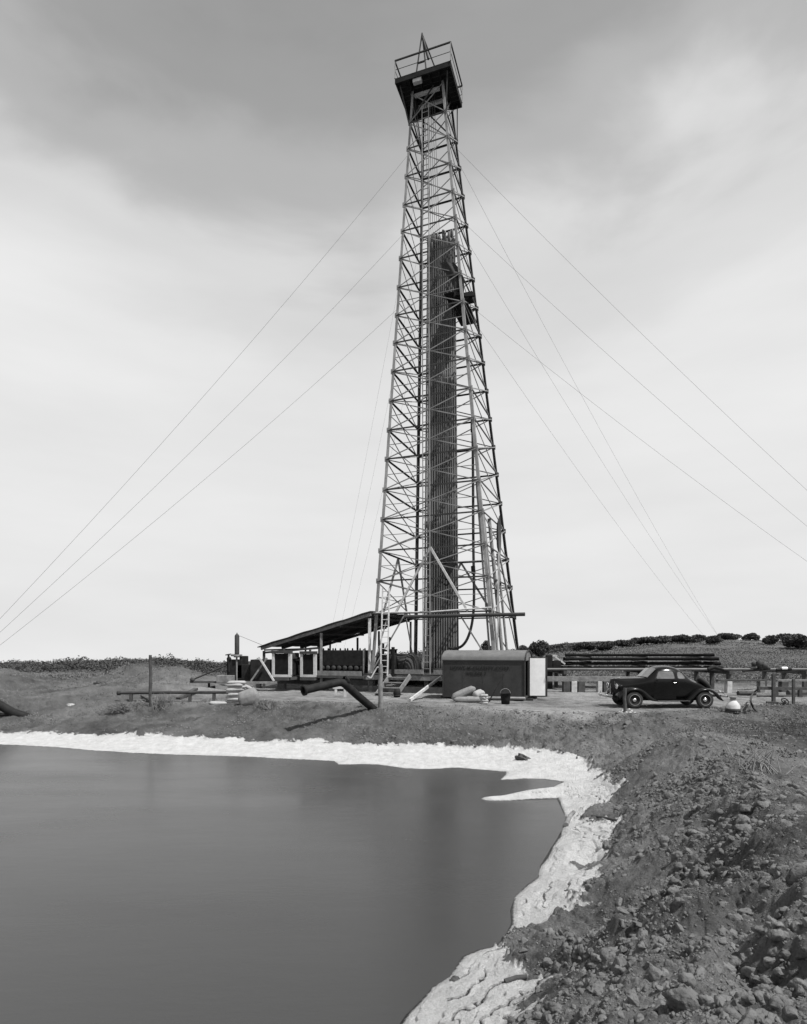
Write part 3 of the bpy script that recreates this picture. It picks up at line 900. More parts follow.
# rotary hose: hangs from a gooseneck high on the right, loops to the pipes
hs = [at(472.5, 421, 33.0), at(473, 470, 33.0), at(473.3, 540, 33.0), at(474, 596, 33.0), at(472.5, 620, 33.1), at(468.5, 636, 33.2), at(463, 645, 33.3), at(456, 648.5, 33.5), at(449, 648, 33.7)]
def spline(P, n=8):
    P = [Vector(p) for p in P]; out = []
    Q = [P[0]*2-P[1]] + P + [P[-1]*2-P[-2]]
    for i in range(1, len(Q)-2):
        for k in range(n):
            t = k/n
            out.append(0.5*((2*Q[i]) + (Q[i+1]-Q[i-1])*t + (2*Q[i-1]-5*Q[i]+4*Q[i+1]-Q[i+2])*t*t + (-Q[i-1]+3*Q[i]-3*Q[i+1]+Q[i+2])*t**3))
    out.append(P[-1]); return out
hr = empty('rotary_hose', at(474, 596, 33.0), 0, 'long black hose hanging inside the right of the derrick and looping at its foot', 'hose')
mb = MB(); mb.tube(spline(hs), 0.075, 10); mb.build('hose', M['rubber'], hr, world_coords=True)
mb = MB(); mb.tube([at(472.5, 419, 33.0), at(472.5, 432, 33.0)], 0.11, 10); mb.tube([at(473, 566, 33.0), at(473.5, 574, 33.0)], 0.12, 10); mb.build('clamp', M['iron'], hr, world_coords=True)

# tall ladder leaning at the left foot of the derrick
ld = empty('ladder', at(385, 680, 32.6), 0, 'pale wooden ladder leaning on the left foot of the derrick', 'ladder')
la, lb = at(384, 676, 32.2), at(386, 588, 33.4)
for off in (-0.2, 0.2):
    mb = MB(); mb.beam(la + EA*off, lb + EA*off, 0.07, 0.05, EB); mb.build('rail', M['wood_light'], ld, world_coords=True)
for k in range(15):
    t = (k+0.6)/15.2
    mb = MB(); c = la*(1-t)+lb*t; mb.tube([c - EA*0.2, c + EA*0.2], 0.022, 6); mb.build('rung', M['wood_light'], ld, world_coords=True)

# guy wires
gy = 'guy wires steadying the derrick'
AL, AR, AB, AC = Vector((-22.5, 28.2, gz(-22.5, 28.2)+0.1)), Vector((39.6, 38.3, gz(39.6, 38.3)+0.1)), Vector((39.5, 72, 0)), Vector((-8.9, 66, 0))
AB.z = gz(AB.x, AB.y)+0.1; AC.z = gz(AC.x, AC.y)+0.1
def zat(i, py): return z_of(py, i)
guys = [(0, 156, AL, 'topmost of the three guy wires running down to the left'), (0, 236, AL+Vector((.1, .1, 0.02)), 'middle one of the three guy wires running down to the left'),
        (0, 310, AL+Vector((.2, .3, 0.05)), 'lowest and faintest of the three guy wires running down to the left'),
        (2, 150, AR, 'topmost of the three long guy wires running down to the right'), (2, 226, AR+Vector((-.6, .8, 0)), 'middle one of the three long guy wires running down to the right'),
        (2, 312, AR+Vector((-1.5, 1.0, 0)), 'lowest of the three long guy wires running down to the right'),
        (2, 165, AB, 'steep guy wire dropping from near the crown to the hill on the right'), (2, 245, AB+Vector((.5, .4, 0)), 'steep guy wire from mid height down to the hill on the right'),
        (2, 330, AB+Vector((-.8, .4, 0)), 'lowest steep guy wire ending at the hill on the right'),
        (3, 160, AC, 'steepest faint guy wire dropping behind the shed roof'), (3, 240, AC+Vector((.8, .4, 0)), 'middle faint guy wire dropping behind the shed roof'), (3, 330, AC+Vector((1.6, .4, 0)), 'shortest faint guy wire dropping behind the shed roof')]
for i, py, anc, lab in guys:
    p = corner(i, zat(i, py)); mb = MB()
    n = 14; L = (anc-p).length
    pts = [p*(1-k/n)+anc*(k/n) - UP*(4*0.016*L*(k/n)*(1-k/n)) for k in range(n+1)]
    mb.tube(pts, 0.005 if i == 3 else 0.0065, 5)
    tag(mb.build('guy_wire', M['wire']), lab, 'cable', gy)

# ------------------------------------------------------------------ engine shed
SN = Vector((-1.95, 33.55, 0))                     # near right foot
DL = -EA                                           # along the shed, to its low end
SL, SD = 6.95, 6.9
def shed_pt(u, v, dz=0.0):                         # u 0 at the derrick, 1 at the low end; v 0 near, 1 far
    z = 4.42 + (2.58-4.42)*u + 0.12*v
    return SN + DL*(SL*u) + EB*(SD*v) + UP*(z+dz)
shed = empty('engine_shed', SN + DL*(SL/2) + EB*(SD/2), 0, 'open-sided engine shed with a dark roof sloping down to the left', 'shed')
def sbuild(mb, name, mat): return mb.build(name, mat, shed, world_coords=True)
mb = MB(); nv = 96
def cor(i): return 0.02*math.cos(i*math.pi)
for side in (0, 0.012):
    vv = []
    for i in range(nv+1):
        for j in range(15):
            u = -0.03+1.07*j/14; v = -0.03+1.06*i/nv
            vv.append(shed_pt(u, v, cor(i) + side + 0.02*math.sin(j*1.7+i*0.2)))
    mb.add(vv, [(i*15+j, i*15+j+1, (i+1)*15+j+1, (i+1)*15+j) for i in range(nv) for j in range(14)], False)
sbuild(mb, 'roof', M['sheet'])
for v in (0.0, 0.33, 0.66, 1.0):
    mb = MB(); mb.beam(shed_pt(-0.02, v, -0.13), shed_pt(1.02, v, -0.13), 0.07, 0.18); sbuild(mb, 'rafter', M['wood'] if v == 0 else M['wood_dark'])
for u in (0.02, 0.26, 0.5, 0.75, 0.99):
    mb = MB(); mb.beam(shed_pt(u, 0.01, -0.27), shed_pt(u, 0.99, -0.27), 0.09, 0.09); sbuild(mb, 'purlin', M['wood_dark'])
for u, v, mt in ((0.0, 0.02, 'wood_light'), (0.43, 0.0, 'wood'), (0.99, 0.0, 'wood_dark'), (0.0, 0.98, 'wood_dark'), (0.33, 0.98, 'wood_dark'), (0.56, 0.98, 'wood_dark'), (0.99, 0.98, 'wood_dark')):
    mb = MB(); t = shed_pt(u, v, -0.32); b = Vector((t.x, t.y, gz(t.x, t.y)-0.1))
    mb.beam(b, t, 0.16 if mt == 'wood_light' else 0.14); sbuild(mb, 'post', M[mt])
mb = MB(); mb.beam(shed_pt(0.995, 0.0, -0.42), shed_pt(0.45, 0.0, -0.42-0.72), 0.05, 0.12)
sbuild(mb, 'tie_beam', M['wood_dark'])

# long timber skids under the machinery
skid_lab = ['near timber skid running under the machinery to the left of the derrick', 'far timber skid under the engine shed']
for k, (v, lab) in enumerate(((0.05, skid_lab[0]), (0.55, skid_lab[1]))):
    a_ = SN + EB*(SD*v) + EA*0.3 + UP*0.5; b_ = SN + EB*(SD*v) + DL*(SL+ (3.2 if k == 0 else 0.6)) + UP*0.5
    o = MB().beam(a_, b_, 0.3, 0.34).build('timber_skid', M['wood_dark'])
    tag(o, lab, 'timber')
for k in range(6):
    c = SN + DL*(0.6+1.75*k) + EB*(SD*0.05)
    o = MB().box((c.x, c.y, gz(c.x, c.y)+0.15), 0.45, 0.5, 0.36, -ROT+0.1*k).build('support_block', M['wood_light'] if k == 0 else M['wood'], bevel=0.015)
    tag(o, ['pale block under the derrick end of the near skid', 'second block under the near skid from the derrick', 'third block under the near skid from the derrick',
            'fourth block under the near skid from the derrick', 'fifth block under the near skid from the derrick', 'leftmost block under the near timber skid'][k], 'block', 'blocks under the near skid')

def engine(px, py, Y, label, w=0.98):
    e = empty('engine', at(px, py, Y), 0, label, 'engine', 'engines in the shed')
    h = 1.32
    fr = MB()
    fr.beam((-w/2, 0, 0), (-w/2, 0, h), 0.15, 0.2); fr.beam((w/2, 0, 0), (w/2, 0, h), 0.15, 0.2)
    fr.beam((-w/2-.075, 0, 0.07), (w/2+.075, 0, 0.07), 0.196, 0.14)
    fr.build('radiator_frame', M['white_dirty'], e)
    mb = MB(); mb.box((0, 0, h+0.08), w+0.2, 0.3, 0.16); mb.tube([(0.1, 0, h+0.16), (0.1, 0, h+0.26)], 0.07, 10); mb.build('header_tank', M['steel_dark'], e, bevel=0.02)
    core = MB()
    for k in range(11):
        x = -w/2+0.12 + (w-0.24)*k/10
        core.box((x, 0, h/2+0.06), (w-0.24)/10*0.6, 0.12, h-0.14)
    core.box((0, 0.09, h/2+0.06), w-0.16, 0.03, h-0.14)
    core.build('radiator_core', M['iron'], e)
    mb = MB(); mb.box((0, 1.35, 0.55), 0.7, 2.2, 1.0); mb.build('engine_block', M['iron'], e, bevel=0.04)
    mb = MB()
    for k in range(6): mb.lathe([(0.13, 0), (0.13, .25), (0.09, .3), (0, .3)], (0, 0.55+0.32*k, 1.05), (0, 0, 1), 12)
    mb.build('cylinder_heads', M['steel_dark'], e)
    mb = MB(); mb.tube([(0.3, 0.6, 1.0), (0.5, 1.2, 1.05), (0.5, 2.2, 1.05), (0.5, 2.3, 2.1)], 0.06, 8); mb.build('exhaust', M['iron'], e)
    mb = MB(); mb.box((0, 1.2, -0.1), 0.9, 2.8, 0.16); mb.build('bed', M['wood_dark'], e)
    mb = MB(); mb.lathe([(0.02, -.06), (0.42, -.06), (0.45, 0), (0.42, .06), (0.02, .06)], (0, 2.6, 0.55), (0, 1, 0), 22); mb.build('flywheel', M['iron'], e)
    e.rotation_euler = (0, 0, -ROT*0.6)
    return e
engine(282, 677, 33.6, 'engine with a white-framed radiator at the low left end of the shed')
engine(308.5, 677, 34.4, 'second engine with its white-framed radiator, right of the first', 0.8)

# long hoist housing under the roof
hz_ = empty('hoist', at(342, 677, 34.2), -ROT, 'long dark hoist housing under the middle of the shed roof', 'hoist')
mb = MB(); mb.box((0, 0.6, 1.08), 2.9, 1.3, 0.9); mb.build('housing', M['iron'], hz_, bevel=0.05)
mb = MB()
for k in range(11): mb.lathe([(0.05, 0), (0.05, .05), (0.03, .12), (0, .12)], (-1.3+0.26*k, 0.2+0.1*(k % 3), 1.53), (0, 0, 1), 8)
mb.build('grease_cups', M['iron'], hz_)
mb = MB()
for k in range(8): mb.lathe([(0, -.04), (0.12, -.04), (0.15, 0), (0.12, .04), (0, .04)], (-1.25+0.36*k, -0.02, 0.52), (0, 1, 0), 12)
mb.build('valve_wheels', M['steel_dark'], hz_)
mb = MB(); mb.box((0, 0.6, 0.35), 2.7, 1.0, 0.5); mb.build('gear_case', M['iron'], hz_)
mb = MB(); mb.beam((-1.45, -0.28, 0.22), (1.35, -0.28, 0.22), 0.06, 0.26); mb.build('foot_board', M['wood'], hz_)
mb = MB(); mb.box((0, 0.5, 0.02), 3.0, 1.8, 0.14); mb.build('bed', M['wood_dark'], hz_)
for x in (-1.38, 1.38):
    mb = MB(); mb.beam((x, -0.05, 0.1), (x, -0.05, 1.6), 0.07); mb.build('corner_post', M['wood'], hz_)

# horizontal drum tank at the foot of the derrick
tk = empty('tank', at(398, 668, 34.8), -ROT-R(8), 'dark riveted drum tank lying on its side left of the pipes', 'tank')
mb = MB(); mb.lathe([(0.0, -1.5), (0.45, -1.48), (0.75, -1.40), (0.86, -1.28), (0.88, 0.9), (0.86, 1.05), (0.7, 1.2), (0.4, 1.28), (0, 1.3)], (0, 0, -0.05), (1, 0, 0), 28); mb.build('shell', M['steel_dark'], tk)
for x in (-1.1, -0.1, 0.9):
    mb = MB(); mb.lathe([(0.88, -.05), (0.905, -.05), (0.905, .05), (0.88, .05)], (x, 0, -0.05), (1, 0, 0), 28); mb.build('hoop', M['steel_dark'], tk)
mb = MB(); mb.lathe([(0.2, 0), (0.2, .25), (0.24, .25), (0.24, .32), (0, .32)], (-0.3, 0, 0.78), (0, 0, 1), 14); mb.build('manhole', M['iron'], tk)
for x in (-1.0, 0.7):
    mb = MB(); mb.beam((x, -0.7, -0.8), (x, 0.7, -0.8), 0.22, 0.35); mb.build('saddle', M['wood_dark'], tk)
# dark brake lever frame beside the ladder
bf = empty('brake_frame', at(388, 678, 32.9), -ROT, 'dark upright control frame behind the pale ladder', 'machine')
mb = MB(); mb.beam((-0.3, 0, 0), (-0.3, 0, 1.9), 0.12); mb.beam((0.3, 0, 0), (0.3, 0, 1.7), 0.14); mb.beam((-0.36, 0, 1.5), (0.36, 0, 1.5), 0.1); mb.build('frame', M['iron'], bf)
mb = MB(); mb.tube([(0.1, -0.1, 0.5), (0.14, -0.15, 1.5), (0.14, -0.15, 2.1)], 0.04, 8); mb.lathe([(0, 0), (.08, .02), (.1, .1), (.08, .18), (0, .2)], (0.14, -0.15, 2.05), (0, 0, 1), 10); mb.build('lever', M['iron'], bf)
mb = MB(); mb.lathe([(0.05, -.2), (0.5, -.2), (0.55, -.15), (0.42, -.12), (0.42, .12), (0.55, .15), (0.5, .2), (0.05, .2)], (0, 0.5, 0.75), (1, 0, 0), 22); mb.build('drum', M['iron'], bf)

# ------------------------------------------------------------------ steel tool house (lettered)
HP = Vector((1.90, 28.65, 0)); ha = math.atan2(1.30, 3.62)
HA, HB = Vector((math.cos(ha), -math.sin(ha), 0)), Vector((math.sin(ha), math.cos(ha), 0))
HL, HD, HE, HT = 3.84, 2.0, 1.86, 2.20
house = empty('tool_house', HP + HA*(HL/2) + HB*(HD/2), -ha, 'grey steel tool house with a curved roof, black lettering and one open end door', 'hut')
hb = lambda mb, n, m, **k: mb.build(n, M[m], house, **k)
z0 = 0.16
mb = MB()
x0, x1, y0, y1 = -HL/2, HL/2, -HD/2, HD/2
t = 0.03
mb.box((0, y0+t/2, (HE+z0)/2), HL, t, HE-z0); mb.box((0, y1-t/2, (HE+z0)/2), HL, t, HE-z0)
mb.box((x0+t/2, 0, (HE+z0)/2), t, HD-2*t, HE-z0)
mb.box((x1-t/2, y0+0.16+t, (HE+z0)/2), t, 0.32, HE-z0); mb.box((x1-t/2, y1-0.42, (HE+z0)/2), t, 0.76, HE-z0)
mb.box((0, 0, z0-0.03), HL, HD, 0.06)
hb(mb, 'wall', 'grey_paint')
# vaulted roof with closed ends
roof = MB(); arc = []
for k in range(17):
    a = math.pi*k/16
    arc.append((-math.cos(a)*(HD/2+0.04), HE+0.002 + (HT-HE+0.12)*math.sin(a)**0.75))
nA = len(arc)
vv = [(x, y, z) for x in (x0-0.06, x1+0.06) for y, z in arc]
roof.add(vv, [(k, k+1, nA+k+1, nA+k) for k in range(nA-1)], True)
roof.add([(x0-0.055, y, z) for y, z in arc], [tuple(range(nA))]); roof.add([(x1+0.03, y*0.97, z-0.02) for y, z in arc], [tuple(range(nA))])
roof.add([(x, y*0.985, z-0.025) for x in (x0-0.06, x1+0.06) for y, z in arc], [(k, nA+k, nA+k+1, k+1) for k in range(nA-1)], True)
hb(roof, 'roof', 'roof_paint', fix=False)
mb = MB()
for i in range(nA-1):
    mb.beam((x1+0.055, *arc[i]), (x1+0.055, *arc[i+1]), 0.04, 0.05, (1, 0, 0))
mb.beam((x1+0.02, y0-0.012, z0), (x1+0.02, y0-0.012, HE), 0.06); mb.beam((x0-0.012, y0-0.012, z0), (x0-0.012, y0-0.012, HE), 0.05)
mb.beam((x0, y0-0.02, HE-0.02), (x1, y0-0.02, HE-0.02), 0.03, 0.06)
hb(mb, 'edge_trim', 'grey_paint')
mb = MB()
for k in range(1, 4):
    x = x0 + HL*k/4
    mb.box((x, y0-0.004, (HE+z0)/2), 0.05, 0.008, HE-z0-0.1)
hb(mb, 'seam', 'grey_paint')
for y in (-0.7, 0.7):
    mb = MB(); mb.beam((x0-0.2, y, 0.05), (x1+0.35, y, 0.05), 0.14, 0.14); hb(mb, 'skid', 'steel_dark')
mb = MB(); mb.tube([(x0+1.2, y0-0.12, 0.10), (x1+0.05, y0-0.12, 0.13)], 0.07, 10); hb(mb, 'skid_pipe', 'steel')
def lettering(txt, size, x, z, parent, yoff):
    c = bpy.data.curves.new('lettering', 'FONT'); c.body = txt; c.size = size; c.align_x = 'CENTER'; c.extrude = 0.002; c.space_character = 1.06; c.offset = 0.006
    tmp = bpy.data.objects.new('tmp', c); col.objects.link(tmp)
    dg = bpy.context.evaluated_depsgraph_get()
    me = bpy.data.meshes.new_from_object(tmp.evaluated_get(dg))
    bpy.data.objects.remove(tmp, do_unlink=True)
    me.materials.clear(); me.materials.append(M['letter'])
    o = bpy.data.objects.new('lettering', me); col.objects.link(o); o.parent = parent
    o.location = (x, yoff, z); o.rotation_euler = (R(90), 0, 0)
    return o
lettering('HOWE-M-CHARITY-CORP.', 0.23, -0.15, 1.40, house, y0-0.012)
lettering('WELDER 7', 0.20, -0.33, 1.15, house, y0-0.012)
# end door swung wide open, white inside face towards us
door = MB(); 
hx, hy = x1+0.03, y1-0.80
m_ = Matrix.Rotation(R(12), 3, 'Z')
d0 = Vector((hx, hy, 0))
def dp(a, b, z): return d0 + m_ @ Vector((a, b, 0)) + UP*z
DW, DH = 0.86, 1.98
def slab(mb, a0, a1, b0, b1, za, zb):
    vv = [dp(a, b, z) for a in (a0, a1) for b in (b0, b1) for z in (za, zb)]
    mb.add(vv, [(0,1,3,2),(4,6,7,5),(0,4,5,1),(2,3,7,6),(0,2,6,4),(1,5,7,3)])
slab(door, 0, DW, 0, 0.04, 0.12, DH)
dr = hb(door, 'door', 'grey_paint')
mb = MB(); slab(mb, 0.05, DW-0.10, -0.012, -0.002, 0.17, DH-0.04)
o = mb.build('lining', M['white'], dr)
mb = MB(); mb.tube([dp(DW-0.05, -0.02, 0.95), dp(DW-0.05, -0.07, 0.97), dp(DW-0.05, -0.07, 1.12), dp(DW-0.05, -0.02, 1.14)], 0.012, 6); mb.build('handle', M['iron'], dr)
mb = MB(); mb.box((x1-0.4, 0.1, 1.0), 0.02, 1.2, 1.6); hb(mb, 'doorway_shade_sheet', 'dark')  # added dark sheet standing in for the shade inside the doorway

# ------------------------------------------------------------------ pad objects left of the house
def ground_at(px, py): return hit(px, py)

# bent discharge pipe reaching over the bank
tip = hit(376, 711, 18, 40)
dpth = spline([tip + Vector((0.12, 0.1, -0.15)), tip, at(361, 698.5, tip.y-0.45), at(349, 688, tip.y-0.85), at(344.5, 684, tip.y-0.98), at(341, 682.6, tip.y-1.06), at(336, 683, tip.y-1.2), at(318, 687, tip.y-1.7), at(303, 690.5, tip.y-2.1)], 8)
mb = MB(); mb.tube(dpth, 0.15, 16, caps=False)
mb.tube([p for p in dpth], 0.135, 16, caps=False)
e1, e0 = dpth[-1], dpth[-2]; ax = (e1-e0).normalized()
mb.lathe([(0.135, 0), (0.20, -0.005), (0.20, -0.08), (0.155, -0.085)], e1, ax, 16)
mb.lathe([(0.157, 0.9), (0.185, 0.9), (0.185, 1.0), (0.157, 1.0)], dpth[-12], -ax, 16)
tag(mb.build('discharge_pipe', M['iron']), 'big bent discharge pipe with an open end reaching over the pond bank', 'pipe')
mb = MB(); b0 = hit(341, 697, 18, 40)
mb.beam((b0.x-0.25, b0.y, b0.z+0.1), (b0.x-0.25, b0.y, b0.z+0.42), 0.12); mb.beam((b0.x+0.2, b0.y, b0.z-0.05), (b0.x+0.2, b0.y, b0.z+0.42), 0.12)
mb.beam((b0.x-0.4, b0.y, b0.z+0.46), (b0.x+0.4, b0.y, b0.z+0.46), 0.14, 0.10)
tag(mb.build('pipe_trestle', M['wood_light']), 'small pale trestle on the ground behind the bent discharge pipe', 'trestle')

# second pipe entering the bank at the far left
t2 = hit(25, 716, 18, 60)
mb = MB(); mb.tube([t2 + Vector((0.25, 0.0, -0.12)), t2 + Vector((-0.5, -0.05, 0.16)), at(-12, 698.5, t2.y-0.15), at(-40, 686, t2.y-0.3)], 0.19, 16)
tag(mb.build('discharge_pipe', M['iron']), 'thick dark pipe slanting into the bank at the left edge', 'pipe')
mb = MB(); mb.tube([t2 + Vector((-0.35, -0.1, 0.02)), at(-14, 713, t2.y-0.25), at(-40, 712, t2.y-0.3)], 0.05, 8)
tag(mb.build('drain_pipe', M['iron']), 'thin dark pipe below the thick pipe at the left edge', 'pipe')

# posts
def post(px, ytop, ybot, w, mat, lab, name='post', lean=0.0, round_=True, Y=None):
    b = hit(px, ybot, 14, 60) if Y is None else at(px, ybot, Y)
    h = (ybot-ytop)*b.y/F
    mb = MB()
    n = 6
    pts = [Vector((b.x + lean*t/n*h + 0.012*math.sin(t*2.1+px), b.y + 0.01*math.cos(t*1.7), b.z-0.25+(h+0.25)*t/n)) for t in range(n+1)]
    if round_: mb.tube(pts, [w/2*(1-0.12*t/n) for t in range(n+1)], 9)
    else: mb.beam(pts[0], pts[-1], w)
    return tag(mb.build(name, M[mat]), lab, 'post')
pole = post(380.5, 664, 711, 0.20, 'wood', 'stout weathered post standing at the end of the bent discharge pipe')
post(150.5, 655, 708, 0.14, 'wood_dark', 'tall thin dark pole beside the scrub pile on the left bank', 'pole')
post(624.8, 688, 712.5, 0.13, 'wood_dark', 'short dark post among white stones in front of the car')
mb = MB(); a_ = at(379, 667, pole.data.vertices[0].co.y-0.15); mb.beam(a_, at(377, 667, a_.y), 0.05); mb.beam(at(377, 667.3, a_.y), at(371, 678, a_.y), 0.06, 0.05); mb.beam(at(371, 678, a_.y), at(367.5, 676, a_.y), 0.05)
tag(mb.build('handrail', M['wood_light']), 'pale bent strip fixed to the head of the stout post', 'rail')
# white stones round the short post
rngp = random.Random(11)
for k, (dx, dy) in enumerate([(-6, 0.5), (-3.5, 1), (-1.5, -.5), (2, 1), (4.5, -2), (7, 0), (-8, 1), (10, 1.5), (5.5, 1.2)]):
    p = hit(624.8+dx, 712+dy, 14, 40)
    bm = bmesh.new(); bmesh.ops.create_icosphere(bm, subdivisions=2, radius=0.022+0.03*rngp.random())
    for v in bm.verts: v.co *= 1+0.35*math.sin(v.co.x*60+k)*math.cos(v.co.y*50+k*2)
    me = bpy.data.meshes.new('stone'); bm.to_mesh(me); bm.free(); me.materials.append(M['pebble'])
    for pl in me.polygons: pl.use_smooth = True
    o = bpy.data.objects.new('stone', me); o.location = p + UP*0.03; o.scale = (1.2, 1, 0.7); col.objects.link(o)
    tag(o, 'small white stone lying round the foot of the short post', 'stone', 'white stones round the short post')

# slush pump: tall air chamber, valve gear, boom, box
pu = empty('mud_pump', at(236.5, 683, 34.0), 0, 'dark mud pump with a tall upright air chamber left of the shed', 'pump')
Yp = 34.0; base = at(236.5, 683, Yp)
L_ = lambda px, py, dy=0.0: at(px, py, Yp+dy) - base
mb = MB(); mb.lathe([(0.0, 0), (0.12, 0.02), (0.13, 0.1), (0.13, 1.08), (0.09, 1.16), (0.03, 1.2), (0.03, 1.26), (0, 1.26)], L_(237, 655), (0, 0, 1), 14); mb.build('air_chamber', M['steel_dark'], pu)
mb = MB(); mb.lathe([(0.05, 0), (0.05, 1.5)], L_(236.7, 681), (0, 0, 1), 10); mb.tube([L_(231, 655), L_(242, 655.5)], 0.07, 8); mb.lathe([(0.1, -.08), (0.18, -.08), (0.18, .08), (0.1, .08)], L_(237, 656), (0, 0, 1), 14); mb.build('riser', M['wood'], pu)
mb = MB(); mb.box(L_(236, 669, .3), 0.9, 0.6, 1.1); mb.box(L_(247, 672, .4), 1.2, 0.8, 0.9); mb.box(L_(244, 662, .3), 0.4, 0.5, 0.7); mb.build('pump_body', M['iron'], pu, bevel=0.05)
mb = MB(); mb.tube([L_(229, 672), L_(228.5, 654)], 0.06, 8); mb.tube([L_(225.5, 655), L_(231, 654)], 0.035, 6); mb.lathe([(0, -.05), (.12, -.05), (.14, 0), (.12, .05), (0, .05)], L_(229, 659), (0, 1, 0), 12); mb.build('valve', M['iron'], pu)
mb = MB(); mb.tube([L_(191, 680.5, -.2), L_(229, 664, .1)], 0.045, 8); mb.build('boom', M['steel_dark'], pu)
mb = MB(); mb.beam(L_(190, 682, -.2), L_(286, 682.5, .2), 0.12, 0.12); mb.lathe([(0, -.08), (.12, -.08), (.12, .08), (0, .08)], L_(192.5, 679.5, -.2), (0, 1, 0), 12); mb.build('slide_beam', M['wood_dark'], pu)
mb = MB(); mb.box(L_(226, 679, -.1), 0.95, 0.5, 0.42); mb.build('trough', M['wood'], pu, bevel=0.02)
mb = MB(); mb.tube([L_(209, 683), L_(209, 688)], 0.07, 8); mb.tube([L_(204, 689.5), L_(215, 687)], 0.09, 8); mb.build('foot', M['iron'], pu)
mb = MB(); mb.tube([L_(236.5, 638), L_(240, 636), L_(262, 645, 1.5)], 0.012, 5); mb.build('stay_wire', M['wire'], pu)

# X-braced timber frame at the low end of the shed
xf = empty('cross_braced_stand', at(261, 683, 33.2), 0, 'pale X-braced timber frame at the left end of the shed', 'frame')
Yx = 33.2; b_ = at(261, 683, Yx); L_ = lambda px, py, dy=0.0: at(px, py, Yx+dy) - b_
mb = MB(); mb.beam(L_(259, 657), L_(274, 681), 0.09, 0.14, (0, 1, 0)); mb.build('brace', M['wood_light'], xf)
mb = MB(); mb.beam(L_(267, 658, .12), L_(251, 681, .12), 0.09, 0.11, (0, 1, 0)); mb.build('brace', M['wood'], xf)
mb = MB(); mb.beam(L_(240, 682.5), L_(277, 682.5), 0.12, 0.12); mb.build('sill', M['wood'], xf)
mb = MB(); mb.box(L_(262, 670, .9), 1.1, 0.9, 1.2); mb.build('chest', M['iron'], xf, bevel=0.03)

# stack of cement sacks, one burlap sack
def sack(w, d, h, seed, mat, name, lumps=1.0):
    bm = bmesh.new(); bmesh.ops.create_cube(bm, size=1); bmesh.ops.subdivide_edges(bm, edges=bm.edges[:], cuts=7, use_grid_fill=True)
    rg = random.Random(seed); ph = [rg.uniform(0, 6) for _ in range(6)]
    for v in bm.verts:
        x, y, z = v.co*2
        ex = max(0, 1-abs(x)**6)**0.5; ey = max(0, 1-abs(y)**6)**0.5
        pz = z*(0.25+0.75*ex**0.6*ey**0.6)
        pz += lumps*0.10*math.sin(3*x+ph[0])*math.cos(2.3*y+ph[1])
        px_ = x*(1-0.08*y*y*y*y) + 0.03*math.sin(5*y+ph[2]); py_ = y*(1-0.10*x**4) + 0.04*math.sin(4*x+ph[3])
        v.co = (px_*w/2, py_*d/2, pz*h/2)
    me = bpy.data.meshes.new(name); bm.to_mesh(me); bm.free(); me.materials.append(mat)
    for pl in me.polygons: pl.use_smooth = True
    o = bpy.data.objects.new(name, me); col.objects.link(o); return o
gs = hit(233, 703.5, 18, 50)
places = ['lowest', 'second from the bottom', 'third from the bottom', 'fourth from the bottom', 'fifth from the bottom', 'fourth from the top', 'third from the top', 'second from the top', 'topmost']
zc = gs.z+0.07
for k, nm in enumerate(places):
    o = sack(0.80 if k > 4 else 0.68, 0.42, 0.145, 20+k, M['sack'], 'cement_sack', 0.7)
    o.location = (gs.x + (0.07 if k > 4 else 0.0) + 0.05*math.sin(k*2.4), gs.y+0.25+0.03*math.cos(k*3), zc); zc += 0.104
    o.rotation_euler = (0.02*math.sin(k), 0.035*math.sin(k*1.9)-0.02, 0.12*math.sin(k*5.1))
    tag(o, 'pale cement sack, %s in the stack beside the burlap sack' % nm, 'sack', 'stack of cement sacks')
o = sack(0.72, 0.42, 0.15, 40, M['sack'], 'cement_sack'); p = hit(218, 704.5, 18, 50); o.location = p+UP*0.06; o.rotation_euler = (0, 0.05, 0.5)
tag(o, 'flattened pale sack lying on the ground left of the sack stack', 'sack', 'loose cement sacks by the stack')
o = sack(0.6, 0.4, 0.16, 41, M['sack'], 'cement_sack'); o.location = (gs.x+0.62, gs.y+0.5, gs.z+0.62); o.rotation_euler = (0, 0.5, 0.3)
tag(o, 'slumped pale sack leaning on the right of the stack, above the burlap sack', 'sack', 'loose cement sacks by the stack')
pb = hit(248, 706, 18, 50)
o = sack(0.86, 0.55, 0.72, 60, M['burlap'], 'burlap_sack', 0.6); o.location = pb + Vector((0, 0.15, 0.32)); o.rotation_euler = (0.1, -0.35, 0.2)
tag(o, 'plump burlap sack propped against the stack of cement sacks', 'sack')

# long thin pipe on low props, slanting plank
pl_ = empty('pipeline', at(175, 692, 27.0), 0, 'long thin pipeline on low props left of the sacks', 'pipe')
bse = at(175, 692, 27.0); L_ = lambda px, py, dy=0.0: at(px, py, 27.0+dy)-bse
mb = MB(); mb.tube([L_(117.5, 693), L_(165, 692.5), L_(231, 692.3)], 0.07, 10); mb.lathe([(0.07, 0), (0.1, 0), (0.1, .12), (0.07, .12)], L_(117.5, 693), (1, 0, 0), 12); mb.build('line', M['steel_dark'], pl_)
for px in (131, 190, 214):
    g = at(px, 692.5, 27.0); mb = MB(); mb.beam(Vector((g.x, g.y, gz(g.x, g.y)-0.1))-bse, g-bse-UP*0.06, 0.12); mb.build('prop', M['wood_dark'], pl_)
pa = hit(178, 700, 18, 60); pb_ = hit(196, 694, 18, 60)
tag(MB().beam(pa+UP*0.06, pb_+UP*0.25, 0.22, 0.12).build('plank', M['wood_dark']), 'dark plank slanting below the thin pipeline', 'plank')
pa = hit(142, 699, 18, 60); pb_ = hit(157, 706, 18, 60)
